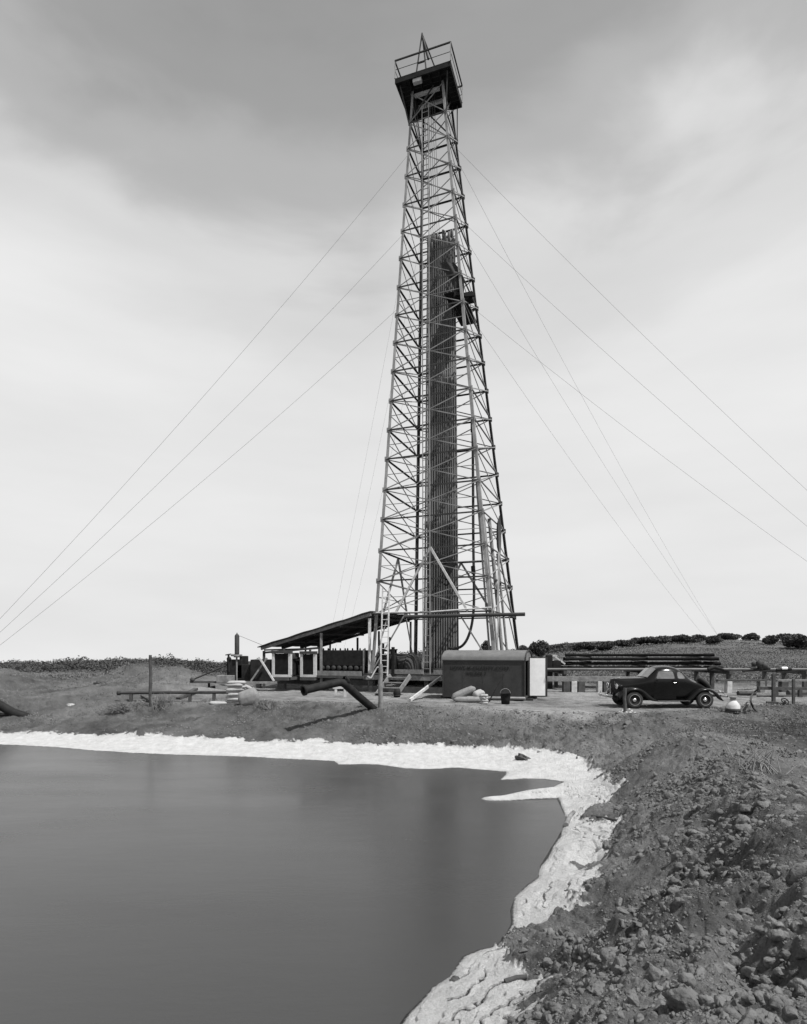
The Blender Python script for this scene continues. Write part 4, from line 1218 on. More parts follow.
tag(MB().beam(pa+UP*0.15, pb_+UP*0.06, 0.14, 0.10).build('plank', M['wood_dark']), 'short dark plank lying at the foot of the tall thin pole', 'plank')

# scrub: tangles of twigs with a few dry leaves
def scrub(px, py, w, h, n, seed, lab, y0=18, name='scrub_bush', mat='twig', d=None, leaves=0):
    p = hit(px, py, y0, 60); rg = random.Random(seed); d = d or w
    root = empty(name, p, 0, lab, 'bush')
    mb = MB()
    for _ in range(n):
        a, b = Vector((rg.uniform(-.5, .5)*w, rg.uniform(-.5, .5)*d, -0.03)), None
        q = a*0.6 + Vector((rg.gauss(0, .25)*w, rg.gauss(0, .25)*d, h*rg.uniform(.35, 1.0)))
        m = (a+q)/2 + Vector((rg.gauss(0, .06), rg.gauss(0, .06), rg.uniform(0, .1)))*h*1.5
        mb.tube([a, m, q], [0.011, 0.008, 0.004], 4, caps=False)
    mb.build('twigs', M[mat], root)
    if leaves:
        lf = MB()
        for _ in range(leaves):
            t = rg.uniform(0, 6.28); rr = rg.random()**0.5*0.5
            c = Vector((math.cos(t)*rr*w, math.sin(t)*rr*d, h*(0.08+0.75*rg.random()*(1-rr*rr*2.2))))
            u = Vector((rg.gauss(0, 1), rg.gauss(0, 1), rg.gauss(0, .6))).normalized()*0.045; v = Vector((rg.gauss(0, 1), rg.gauss(0, 1), rg.gauss(0, 1))).normalized()*0.035
            lf.add([c-u, c+v, c+u, c-v], [(0, 1, 2, 3)])
        lf.build('foliage', M['leaf_pale'], root, fix=False)
    return root
scrub(126, 711, 1.5, 0.42, 300, 1, 'wide pile of dead scrub on the left bank top', leaves=260, d=1.0)
scrub(163, 710, 0.6, 0.75, 160, 2, 'small upright clump of scrub right of the tall thin pole', leaves=60)
scrub(264, 708, 0.7, 0.4, 200, 3, 'tangle of brushwood just right of the burlap sack', leaves=80)
scrub(752, 770, 0.7, 0.4, 40, 4, 'thin leafless weed standing on the outer slope below the two dark posts', y0=8)

# plank leaning on the derrick floor, scraps in front of the house
pa, pb_ = hit(410, 701, 20, 40), at(441, 677, 30.6)
tag(MB().beam(pa+UP*0.04, pb_, 0.09, 0.13).build('plank', M['wood_light']), 'pale plank leaning from the ground up to the derrick floor left of the tool house', 'plank')
pp = hit(397, 697.5, 20, 50)
kg = empty('keg', pp, 0, 'small dark keg standing below the wooden steps', 'keg')
mb = MB(); mb.lathe([(0, 0), (.15, 0), (.19, .2), (.15, .42), (.13, .42), (.13, .38), (0, .38)], (0, 0, 0), (0, 0, 1), 14); mb.build('staves', M['iron'], kg)
mb = MB(); mb.lathe([(.17, .1), (.178, .1), (.178, .13), (.17, .13)], (0, 0, 0), (0, 0, 1), 14); mb.lathe([(.17, .3), (.178, .3), (.178, .33), (.17, .33)], (0, 0, 0), (0, 0, 1), 14); mb.build('hoop', M['steel_dark'], kg)
def atg(px, py): return hit(px, py, 18, 45)
o = sack(1.15, 0.36, 0.36, 70, M['burlap'], 'full_sack', 0.5); o.location = atg(464, 701.5)+Vector((0, .2, .36)); o.rotation_euler = (0, -0.42, 0.05)
tag(o, 'long full sack slumped against the front of the tool house', 'sack')
o = sack(1.25, 0.4, 0.26, 71, M['burlap'], 'full_sack', 0.5); o.location = atg(468, 702.5)+Vector((0, .05, .12)); o.rotation_euler = (0, 0, 0.02)
tag(o, 'flat full sack lying under the slumped sack by the tool house', 'sack')
o = sack(0.5, 0.35, 0.28, 72, M['sack'], 'paper_sack', 1.2); o.location = atg(479, 702)+Vector((0, .12, .36)); o.rotation_euler = (0.2, -0.3, 0.4)
tag(o, 'crumpled white paper sack on top of the heap by the tool house', 'sack')
for k, lab in enumerate(('lowest', 'second', 'third', 'topmost')):
    o = sack(0.32, 0.3, 0.12, 80+k, M['sack'], 'paper_bag', 0.5); o.location = atg(484, 704)+Vector((0.02*math.sin(k*3), 0, .05+.105*k)); o.rotation_euler = (0, 0.05*math.sin(k), k*0.4)
    tag(o, 'white paper bag, %s in the little pile before the tool house' % lab, 'bag', 'little pile of white paper bags')
mb = MB(); mb.tube([atg(489, 702)+UP*0.03, at(504, 674, 27.25)], 0.03, 8); tag(mb.build('crowbar', M['iron']), 'dark iron bar leaning on the front of the tool house', 'bar')
bp_ = atg(505.5, 704)
bu = empty('bucket', bp_, 0, 'dark bucket standing in front of the lettered tool house', 'bucket')
mb = MB(); mb.lathe([(0, 0), (.17, 0), (.20, .22), (.22, .46), (.24, .47), (.21, .46), (.18, .05), (0, .04)], (0, 0, 0), (0, 0, 1), 18); mb.build('body', M['iron'], bu)
mb = MB(); mb.tube([(0.22*math.cos(t), 0.05, 0.46+0.2*math.sin(t)) for t in np.linspace(0, math.pi, 12)], 0.01, 5); mb.build('handle', M['steel'], bu)

# ------------------------------------------------------------------ pipe racks on the right
RY = 33.2
for k, (px, w, mt, lab) in enumerate([(566, .40, 'wood_dark', 'dark stump under the rack timber nearest the tool house'), (573.5, .34, 'wood_light', 'pale stump second from the tool house under the rack'), (581, .42, 'wood_dark', 'dark stump third from the tool house under the rack'),
        (599, .26, 'wood_light', 'pale stump nearest the front of the car'), (605, .26, 'wood_dark', 'dark stump just in front of the car'), (728, .3, 'wood_light', 'stump just behind the back of the car'), (761, .3, 'wood', 'weathered stump left of the two dark posts'), (783, .42, 'wood_dark', 'dark thick stump between the two dark posts')]):
    b = at(px, 692, RY); g = gz(b.x, b.y)
    o = MB().beam((b.x, b.y, g-0.1), (b.x+0.03*math.sin(k*3), b.y, 0.60), w*0.9, 0.35, (0, 1, 0)).build('stump', M[mt], bevel=0.02)
    tag(o, lab, 'stump', 'stumps carrying the pipe rack')
for (x0, x1, zt, mt, lab) in ((545, 648, 0.74, 'wood', 'heavy squared timber on the stumps between tool house and car'), (717, 766, 0.66, 'wood_dark', 'thin timber on the stumps behind the car'), (776, 830, 0.66, 'wood', 'thin timber on the stumps at the right edge')):
    a_, b_ = at(x0, 680, RY), at(x1, 680, RY)
    h = 0.26 if x0 == 545 else 0.1
    tag(MB().beam((a_.x, RY, 0.6+h/2+0.003), (b_.x, RY, 0.6+h/2+0.003), 0.3, h).build('rack_timber', M[mt]), lab, 'timber')
for k, px in enumerate((556, 640, 712, 784)):
    c = at(px, 670, 37.0); g = gz(c.x, c.y)
    tr = empty('trestle', Vector((c.x, c.y, g)), 0, ['trestle of the pipe rack nearest the tool house', 'second trestle of the pipe rack behind the car', 'trestle under the right end of the pipe stack', 'trestle at the right edge under the long pipes'][k], 'trestle', 'trestles of the pipe rack')
    zt = 1.02-g
    mb = MB(); mb.beam((0, -2.2, zt), (0, 2.4, zt), 0.22, 0.2); mb.build('cap', M['wood_dark'], tr)
    for yy in (-1.9, 0, 2.0):
        mb = MB(); mb.beam((0, yy, -0.1), (0, yy, zt-0.1), 0.2); mb.build('leg', M['wood_dark'], tr)
lp = 'long pipes lying on the front of the rack'
for k, (yy, x0, x1, mt, lab) in enumerate(((35.05, 545, 830, 'pipe_bright', 'nearest long pipe running across the whole pipe rack'), (35.3, 540, 826, 'steel_dark', 'second long pipe, just behind the nearest one on the rack'), (35.6, 552, 700, 'pipe', 'third and shortest long pipe at the front of the rack'))):
    a_, b_ = at(x0, 670, yy), at(x1, 670, yy)
    o = MB().tube([(a_.x, yy, 1.20), (b_.x, yy, 1.20)], 0.075, 10).build('long_pipe', M[mt]); tag(o, lab, 'pipe', lp)
sg = 'drill pipe stacked in layers on the rack'
sp_proto = None
rg = random.Random(9)
for layer, z in enumerate((1.22, 1.50, 1.78, 2.02)):
    n = 8 if layer < 3 else 5
    for k in range(n):
        yy = 36.2 + 0.3*k + (0.1 if layer % 2 else 0)
        if sp_proto is None:
            mb = MB(); Lp = 9.6
            mb.tube([(0, 0, 0), (.25, 0, 0), (.28, 0, 0), (Lp-.35, 0, 0), (Lp-.32, 0, 0), (Lp, 0, 0)], [0.105, 0.105, 0.078, 0.078, 0.105, 0.105], 10)
            sp_proto = o = mb.build('stacked_pipe', M['pipe'])
        else:
            o = sp_proto.copy(); col.objects.link(o)
        xs = at(562, 660, yy).x + rg.uniform(-0.25, 0.45) + 0.25*layer*0.5
        o.location = (xs, yy, z); o.scale = (1.0 - 0.03*layer, 1, 1)
        tag(o, ('bottom', 'second', 'third', 'top')[layer] + '-layer drill pipe lying in the stack behind the car', 'pipe', sg)
    if layer < 3:
        for px in (586, 640, 692):
            c = at(px, 660, 37.3)
            o = MB().beam((c.x, 36.0, z+0.135), (c.x, 38.6, z+0.135), 0.1, 0.06).build('spacer_board', M['wood'])
            tag(o, '%s spacer board between the %s layers of stacked pipe' % ({586: 'left', 640: 'middle', 692: 'right'}[px], ('lower', 'middle', 'upper')[layer]), 'board', 'spacer boards in the pipe stack')
# stanchion at the left end of the stack
sf = empty('pipe_stanchion', at(549, 672, 35.6), 0, 'dark upright frame with pale diagonal struts at the left end of the pipe stack', 'frame')
bq = at(549, 672, 35.6); L_ = lambda px, py, dy=0.0: at(px, py, 35.6+dy)-bq
mb = MB(); mb.beam(L_(549, 690), L_(549, 655), 0.34); mb.build('post', M['iron'], sf)
mb = MB(); mb.beam(L_(554, 656), L_(565, 664), 0.09); mb.beam(L_(553, 660), L_(560, 669), 0.08); mb.beam(L_(551, 655.5), L_(557, 656), 0.1); mb.build('strut', M['wood_light'], sf)
mb = MB(); mb.box(L_(556, 666, .2), 0.5, 0.5, 0.7); mb.build('cleat_block', M['iron'], sf, bevel=0.04)

# tongs and fittings lying on the rack to the right
Yt = 35.0
mc = empty('pipe_tongs', at(756, 668, Yt), 0, 'dark heavy pipe tongs lying on the rack behind the two posts', 'tool')
bq = at(756, 668, Yt); L_ = lambda px, py, dy=0.0: at(px, py, Yt+dy)-bq
mb = MB(); mb.tube([L_(742, 671), L_(757, 669.5), L_(770, 668.5)], [0.05, 0.09, 0.06], 8); mb.build('handle', M['iron'], mc)
mb = MB()
for (px, py, r_) in ((754, 664, .16), (759, 663.5, .2), (764, 665.5, .2), (761, 667, .22), (767, 667.5, .15)):
    mb.lathe([(0, -r_), (r_*.7, -r_*.7), (r_, 0), (r_*.7, r_*.7), (0, r_)], L_(px, py, .1*math.sin(px)), (0.4, 0.2, 1), 9)
mb.build('jaws', M['steel_dark'], mc)
o = MB().tube([at(776, 670, Yt), at(781, 669.5, Yt), at(791, 669, Yt)], 0.09, 10).build('fitting', M['iron']); tag(o, 'short dark pipe fitting lying on the rack at the right', 'fitting')
o = MB().tube([at(781.5, 668.3, Yt-.05), at(787, 668.3, Yt-.05)], 0.085, 12).build('tin', M['white']); tag(o, 'white tin lying beside the dark fitting on the rack', 'can')
o = MB().tube([at(708, 669.5, 34.8), at(714, 667, 34.8), at(724, 670, 34.8)], [.1, .13, .06], 8).build('elevator_bail', M['iron']); tag(o, 'dark lump of tackle at the right end of the long pipe stack', 'tool')

# two dark posts on the mound, hose, low beam, hand wheel
def mpost(px, ytop, ybot, w, lab):
    b = hit(px, ybot, 14, 40); h = (ybot-ytop)*b.y/F
    mb = MB(); mb.beam((b.x, b.y, b.z-0.3), (b.x, b.y, b.z+h), w); o = mb.build('post', M['wood_dark'], bevel=0.012)
    tag(o, lab, 'post', 'dark posts on the mound at the right'); return b
q1 = mpost(773.5, 674, 703, 0.125, 'taller dark post on the dirt mound at the right')
q2 = mpost(793.5, 679, 704, 0.10, 'shorter dark post nearest the right edge')
b_ = hit(757, 712, 14, 40)
mb = MB(); mb.tube(spline([at(773, 688, q1.y+0.3), at(764, 688, q1.y+.3), at(758.5, 689, q1.y+.2), at(753, 693.5, q1.y), at(750.8, 700, b_.y+.3), at(753, 707, b_.y+.1), b_, b_+Vector((.05, -.05, -.1))]), 0.035, 8)
tag(mb.build('hose', M['rubber']), 'thin dark hose bent down to the ground left of the two posts', 'hose')
mb = MB(); mb.beam(at(758, 688.2, 26.5), at(812, 688.8, 26.5), 0.12, 0.13); mb.beam(at(776, 689, 26.5), at(776, 697, 26.5), 0.14); mb.beam(at(800, 689, 26.5), at(800, 697, 26.5), 0.14)
tag(mb.build('hitching_rail', M['wood_dark']), 'low dark rail behind the two posts at the right', 'rail')
for k, (x0, x1, py, yy, lab) in enumerate(((738, 756, 692.5, 31.0, 'dark log on the ground behind the milk can'), (757, 830, 695.2, 30.0, 'thin dark pole lying along the ground behind the two posts'), (788, 812, 691.5, 30.6, 'dark log on the ground at the right edge'))):
    a_, c_ = at(x0, py, yy), at(x1, py, yy); r_ = (.13, .05, .16)[k]
    o = MB().tube([(a_.x, yy, gz(a_.x, yy)+r_*.8), ((a_.x+c_.x)/2, yy+.05, gz((a_.x+c_.x)/2, yy)+r_*.9), (c_.x, yy+.1, gz(c_.x, yy)+r_*.8)], r_, 10).build('log', M['wood_dark']); tag(o, lab, 'log')
w_ = hit(785, 705, 14, 40)
hw_ = empty('hand_wheel', w_, 0.3, 'dark valve with a hand wheel lying on the mound between the posts', 'valve')
mb = MB(); mb.tube([(0.17*math.cos(t), 0.17*math.sin(t)*0.5, 0.17+0.11*math.sin(t)) for t in np.linspace(0, 2*math.pi, 25)], 0.022, 6)
for t in (0.3, 2.4, 4.5): mb.tube([(0, 0, .17), (0.17*math.cos(t), 0.17*math.sin(t)*0.5, 0.17+0.11*math.sin(t))], 0.014, 5)
mb.build('wheel', M['iron'], hw_)
mb = MB(); mb.lathe([(0, -.05), (.09, -.05), (.1, .05), (.05, .12), (.03, .2), (0, .2)], (0, 0, 0), (0, 0, 1), 12); mb.tube([(-.35, .05, .03), (0, 0, .05), (.2, -.1, 0)], 0.05, 8); mb.build('valve_body', M['iron'], hw_)
a_ = hit(770, 704, 14, 40); o = MB().beam(a_ + Vector((-.15, 0, .06)), a_ + Vector((.28, -.1, .05)), 0.16, 0.1).build('wood_block', M['wood_dark']); tag(o, 'dark block of wood at the foot of the taller post', 'block')

# milk can
mp_ = hit(733, 712, 14, 40); s_ = mp_.y/F
mk = empty('milk_can', mp_, 0, 'dented pale milk can standing on the ground behind the car', 'can')
W_ = 6.6*s_
mb = MB(); mb.lathe([(0, 0), (W_, 0), (W_, 0.02), (W_*.98, 6.5*s_), (W_*.8, 8.5*s_), (W_*.5, 11*s_), (W_*.42, 11.5*s_)], (0, 0, 0), (0, 0, 1), 22); mb.build('body', M['white_dirty'], mk)
mb = MB(); mb.lathe([(W_*.42, 11.5*s_), (W_*.40, 14*s_), (W_*.55, 14.6*s_), (W_*.55, 15.2*s_), (0, 15.6*s_)], (0, 0, 0), (0, 0, 1), 18); mb.build('neck', M['steel'], mk)
mb = MB(); mb.tube([(W_*.75, 0, 8*s_), (W_*1.15, 0, 8.6*s_), (W_*1.1, 0, 6*s_)], 0.015, 6); mb.build('handle', M['steel'], mk)
mb = MB(); mb.lathe([(W_*1.0, 0.01), (W_*1.04, 0.01), (W_*1.04, 3.6*s_), (W_*1.0, 3.7*s_)], (0, 0, 0), (0, 0, 1), 22); mb.build('foot_band', M['steel_dark'], mk)

# stones and sticks on the crust
def rock(px, py, sx, sy, sz, seed, lab, mat='stone', name='stone'):
    p = hit(px, py, 4, 60)
    bm = bmesh.new(); bmesh.ops.create_icosphere(bm, subdivisions=4, radius=1)
    co = np.array([v.co for v in bm.verts])
    nn = 1+0.6*fbm(co[:, 0]*1.6+seed*3+co[:, 2], co[:, 1]*1.6+co[:, 2]*.7, 5, 300+seed, 0.6)
    for v, k in zip(bm.verts, nn): v.co = (v.co.x*k*sx, v.co.y*k*sy, v.co.z*k*sz)
    me = bpy.data.meshes.new(name); bm.to_mesh(me); bm.free(); me.materials.append(M[mat])
    for pl in me.polygons: pl.use_smooth = True
    o = bpy.data.objects.new(name, me); o.location = p+UP*sz*0.25; col.objects.link(o); tag(o, lab, 'stone'); return o
rock(523, 759, .24, .16, .10, 1, 'dark humped stone on the white crust beyond the spit').rotation_euler = (0, 0.35, 0.2)
rock(455, 981, .055, .035, .03, 2, 'little dark lump lying on the near white crust')
rock(567, 893, .05, .04, .03, 3, 'dark pebble on the white crust near the dirt edge')
rock(71, 706, .15, .12, .09, 4, 'pale stone on the left bank slope', 'sack')
rock(100, 684, .35, .25, .14, 5, 'dark rock on the ground far left of the pole')
def stick(P, r, lab, mat='wood_dark', name='stick'):
    mb = MB(); mb.tube([hit(*p, 4, 60)+UP*r*0.8 for p in P], [r*(1-0.1*k) for k in range(len(P))], 8); tag(mb.build(name, M[mat]), lab, 'stick')
stick([(581, 818.5), (592, 817.5), (604, 819), (617, 822)], 0.035, 'dark stick lying across the white crust beside the dirt lobe')
stick([(566, 827), (570, 818), (574, 814)], 0.05, 'thick grey stick at the water edge below the spit', 'wood')
stick([(505, 984), (517, 980), (527, 979)], 0.028, 'short dark stick on the near white crust')

# ------------------------------------------------------------------ car
CY, CZ = 24.75, 0.0
wx0 = (633.3-CX)/F*24.05
car = empty('car', (wx0+1.42, CY, gz(wx0+1.42, CY)), R(1.0), 'black rounded two-window coupe parked side-on before the pipe rack', 'car')
XO = -1.42                                                # local x of the front axle
ST = [(-0.70, .48, 1.12, .12, .80, .09, 1.06), (-0.68, .46, 1.14, .15, .80, .11, 1.08), (-0.55, .45, 1.165, .25, .85, .18, 1.09), (-0.30, .42, 1.175, .34, .88, .24, 1.11), (0.10, .40, 1.195, .43, .94, .31, 1.13), (0.48, .38, 1.21, .56, 1.02, .42, 1.15),
      (0.66, .38, 1.24, .62, 1.08, .55, 1.19), (0.98, .38, 1.60, .68, 1.11, .53, 1.48), (1.2, .38, 1.675, .70, 1.12, .54, 1.54), (1.5, .38, 1.70, .71, 1.12, .55, 1.56), (1.85, .38, 1.65, .70, 1.12, .53, 1.50), (2.12, .38, 1.49, .68, 1.10, .50, 1.37),
      (2.38, .40, 1.20, .66, 1.03, .52, 1.12), (2.46, .40, 1.165, .65, 1.00, .51, 1.09), (2.75, .42, 1.06, .60, .92, .46, .98), (3.05, .45, .88, .52, .76, .40, .83), (3.28, .48, .64, .42, .58, .34, .61)]
def side_y(x, z):
    xs = [s[0] for s in ST]
    g = lambda i: float(np.interp(x, xs, [s[i] for s in ST]))
    zb, zt, wb, zbelt, wr, zsh = (g(i) for i in range(1, 7))
    if z <= zbelt: return wb*(0.95+0.05*(z-zb)/(zbelt-zb))
    return wb+(wr-wb)*min(1, (z-zbelt)/(zsh-zbelt))
mb = MB(); rings = []
for (x, zb, zt, wb, zbelt, wr, zsh) in ST:
    half = [(0, zb), (wb*.85, zb), (wb*.95, zb+.05), (wb*.985, (zb+zbelt)/2), (wb, zbelt-.02), (wb*.985, zbelt+.03), ((wb+wr)/2*1.01, (zbelt+zsh)/2), (wr, zsh), (wr*.72, zsh+(zt-zsh)*.72), (wr*.35, zsh+(zt-zsh)*.94), (0, zt)]
    rings.append([(x+XO, y, z) for y, z in half] + [(x+XO, -y, z) for y, z in half[-2:0:-1]])
n = len(rings[0])
mb.add([p for r_ in rings for p in r_], [(i*n+k, i*n+(k+1) % n, (i+1)*n+(k+1) % n, (i+1)*n+k) for i in range(len(rings)-1) for k in range(n)], True)
mb.add(rings[0], [tuple(range(n))]); mb.add(rings[-1], [tuple(range(n))])
body = mb.build('body', M['car'], car)
bm = bmesh.new(); bm.from_mesh(body.data); bmesh.ops.remove_doubles(bm, verts=bm.verts, dist=1e-4); bmesh.ops.recalc_face_normals(bm, faces=bm.faces); bm.to_mesh(body.data); bm.free()
sm = body.modifiers.new('subsurf', 'SUBSURF'); sm.levels = 2; sm.render_levels = 2
def side_panel(name, mat, poly, off, parent, s, thick=0.008):
    mb = MB(); n = len(poly)
    a = [(x+XO, s*(side_y(x, z)+off), z) for x, z in poly]; b = [(x+XO, s*(side_y(x, z)+off-thick-0.03), z) for x, z in poly]
    cx_, cz_ = sum(p[0] for p in poly)/n, sum(p[1] for p in poly)/n
    c = (cx_+XO, s*(side_y(cx_, cz_)+off), cz_)
    mb.add(a+[c], [(k, (k+1) % n, n) for k in range(n)], True); mb.add(a+b, [(k, (k+1) % n, n+(k+1) % n, n+k) for k in range(n)])
    return mb.build(name, mat, parent)
def rrect(x0, x1, x2, x3, z0, z1, r=.06, k=5):           # rounded quadrilateral: bottom x0..x1, top x3..x2
    C_ = [(x0, z0), (x1, z0), (x2, z1), (x3, z1)]; out = []
    for i in range(4):
        p, q, s_ = Vector(C_[i-1]), Vector(C_[i]), Vector(C_[(i+1) % 4])
        a, b = q+(p-q).normalized()*r, q+(s_-q).normalized()*r
        for t in np.linspace(0, 1, k): out.append(tuple((a*(1-t)+q*t)*(1-t)+(q*(1-t)+b*t)*t))
    return out
for s in (-1, 1):
    d = side_panel('door', M['car'], rrect(.82, 1.72, 1.72, .86, .36, 1.12, .05), 0.006, car, s)
    mb = MB(); mb.tube([(1.60+XO, s*(.72), 1.02), (1.70+XO, s*(.725), 1.02)], 0.012, 6); mb.build('handle', M['chrome'], d)
    f_ = side_panel('window_frame', M['iron'], rrect(.86, 1.70, 1.66, 1.03, 1.155, 1.50, .07), 0.006, car, s)
    side_panel('window', M['glass'], rrect(.92, 1.66, 1.62, 1.06, 1.18, 1.475, .06), 0.014, f_, s)
    f_ = side_panel('window_frame', M['iron'], rrect(1.74, 2.18, 2.02, 1.76, 1.155, 1.475, .09), 0.006, car, s)
    side_panel('window', M['glass'], rrect(1.78, 2.12, 1.98, 1.80, 1.18, 1.45, .085), 0.014, f_, s)
def fender(name, top, low, yin, yout, s):
    mb = MB(); n = len(top); rows = []
    for (xt, zt), (xl, zl), yi in zip(top, low, yin):
        w = yout-yi
        rows.append([(xt+XO, s*yi, zt-.03), (xt+XO, s*(yi+w*.35), zt), (xt+XO, s*(yi+w*.72), zt-.012), (xt+(xl-xt)*.12+XO, s*(yout-.04), zt-.05), (xt+(xl-xt)*.35+XO, s*yout, zt+(zl-zt)*.45), (xl+XO, s*(yout-.005), zl), (xl+XO, s*(yout-.05), zl+.005)])
    m = len(rows[0])
    mb.add([p for r_ in rows for p in r_], [(i*m+k, i*m+k+1, (i+1)*m+k+1, (i+1)*m+k) for i in range(n-1) for k in range(m-1)], True)
    o = mb.build(name, M['car'], car); sb = o.modifiers.new('subsurf', 'SUBSURF'); sb.levels = 1; sb.render_levels = 2
    return o
ftop = [(-.66, .44), (-.64, .60), (-.50, .74), (-.28, .835), (0, .865), (.25, .825), (.46, .70), (.62, .54), (.78, .40), (.95, .325)]
flow = [(-.62, .38), (-.55, .43), (-.42, .50), (-.27, .655), (0, .73), (.25, .66), (.39, .50), (.46, .36), (.72, .28), (.95, .27)]
rtop = [(2.08, .33), (2.24, .48), (2.40, .66), (2.60, .79), (2.84, .835), (3.10, .80), (3.32, .68), (3.48, .50), (3.58, .34)]
rlow = [(2.14, .28), (2.36, .36), (2.44, .50), (2.60, .655), (2.84, .715), (3.08, .655), (3.24, .50), (3.32, .36), (3.52, .29)]
for s in (-1, 1):
    fender('fender', ftop, flow, [.50, .42, .34, .32, .36, .42, .50, .58, .62, .66], .86, s)
    fender('fender', rtop, rlow, [.64, .62, .58, .54, .50, .46, .42, .40, .38], .86, s)
    mb = MB(); mb.box((1.55+XO, s*.74, .295), 1.35, .24, .045); mb.build('running_board', M['iron'], car, bevel=0.015)
    mb = MB(); mb.box((1.55+XO, s*.862, .30), 1.30, .006, .014); mb.build('trim_strip', M['chrome'], car)
    for xw in (0, 2.84):
        c = (xw+XO, s*.74, .335)
        wh = empty('wheel', c); wh.parent = car
        mb = MB(); mb.lathe([(.20, -.07), (.27, -.08), (.325, -.065), (.34, -.03), (.34, .03), (.325, .065), (.27, .08), (.20, .07)], (0, 0, 0), (0, s, 0), 36); mb.build('tyre', M['tyre'], wh)
        mb = MB(); mb.lathe([(0, .02), (.12, .03), (.19, .05), (.205, .078), (.215, .078)], (0, 0, 0), (0, s, 0), 32); mb.build('disc', M['iron'], wh)
        mb = MB(); mb.lathe([(.205, .070), (.212, .083), (.221, .084), (.226, .076)], (0, 0, 0), (0, s, 0), 32); mb.build('trim_ring', M['steel'], wh)
        mb = MB(); mb.lathe([(0, .085), (.04, .082), (.075, .066), (.085, .04)], (0, 0, 0), (0, s, 0), 24); mb.build('hub_cap', M['chrome'], wh)
    hl = MB(); hl.lathe([(0, .26), (.05, .22), (.095, .10), (.11, .02), (.115, 0)], (-.62+XO, s*.50, .86), (1, 0, 0), 20); h_ = hl.build('headlight', M['car'], car)
    mb = MB(); mb.lathe([(.118, .01), (.118, -.01), (.105, -.015), (.06, -.035), (0, -.045)], (-.62+XO, s*.50, .86), (1, 0, 0), 20); mb.build('lens', M['chrome'], h_)
    mb = MB(); mb.lathe([(0, -.08), (.03, -.06), (.04, 0), (.035, .03), (0, .03)], (3.52+XO, s*.6, .66), (-1, 0, 0), 12); mb.build('tail_light', M['chrome'], car)
    mb = MB(); mb.beam((-.60+XO, s*.35, .46), (-.90+XO, s*.38, .47), .05, .07); mb.beam((3.28+XO, s*.35, .46), (3.70+XO, s*.38, .47), .05, .07); mb.build('bumper_arm', M['iron'], car)
for nm, xb, cv in (('front_bumper', -.90, -.07), ('rear_bumper', 3.72, .07)):
    mb = MB(); P = [(xb+XO+cv*(1-(t/.82)**2) - 0, t, .48) for t in np.linspace(-.82, .82, 13)]
    vv = []
    for (x, y, z) in P: vv += [(x, y, z-.06), (x+.02*np.sign(cv), y, z), (x, y, z+.06), (x-.02*np.sign(cv), y, z)]
    mb.add(vv, [(i*4+k, i*4+(k+1) % 4, (i+1)*4+(k+1) % 4, (i+1)*4+k) for i in range(12) for k in range(4)], True)
    for y in (-.36, .36): mb.tube([(xb+XO+cv*.85+.03*np.sign(cv), y, .40), (xb+XO+cv*.85+.045*np.sign(cv), y, .52), (xb+XO+cv*.85+.02*np.sign(cv), y, .64)], .025, 8)
    mb.build(nm, M['chrome'], car)
mb = MB()
for k in range(11):
    t = k/10; z_ = .52+.56*t
    w = .07+.15*math.sin(t*2.6)
    for s in (-1, 1): mb.beam((-.672-.015*math.sin(t*3)+XO, 0, z_), (-.57+XO, s*w, z_+.01), .012, .022)
mb.tube([(-.69+XO, 0, .48), (-.70+XO, 0, .8), (-.675+XO, 0, 1.08), (-.60+XO, 0, 1.17), (-.3+XO, 0, 1.2)], .014, 6)
mb.build('grille', M['chrome'], car)
mb = MB()
ws = [(.50, -.40, 1.235), (.50, .40, 1.235), (.86, .44, 1.56), (.86, -.44, 1.56)]
wsv = [(x+XO-.0, y, z) for x, y, z in ((.60, -.47, 1.245), (.56, 0, 1.25), (.60, .47, 1.245), (.955, .45, 1.585), (.915, 0, 1.60), (.955, -.45, 1.585))]
mb.add(wsv + [(x+.03, y, z-.03) for x, y, z in wsv], [(0, 1, 4, 5), (1, 2, 3, 4), (0, 6, 7, 1), (1, 7, 8, 2), (2, 8, 9, 3), (3, 9, 10, 4), (4, 10, 11, 5), (5, 11, 6, 0)], False)
mb.build('windscreen', M['glass'], car)
sp = empty('spare_wheel', (3.20+XO, 0, .93)); sp.parent = car
axs = Vector((.78, 0, .62)).normalized()
mb = MB(); mb.lathe([(.16, -.07), (.26, -.085), (.315, -.06), (.33, 0), (.315, .06), (.26, .085), (.16, .07)], (0, 0, 0), axs, 32); mb.build('tyre', M['tyre'], sp)
mb = MB(); mb.lathe([(0, .08), (.15, .07), (.20, .04)], (0, 0, 0), axs, 24); mb.build('cover', M['car'], sp)
mb = MB(); mb.box((1.3+XO, 0, .34), 3.6, .7, .12); mb.build('chassis', M['iron'], car)

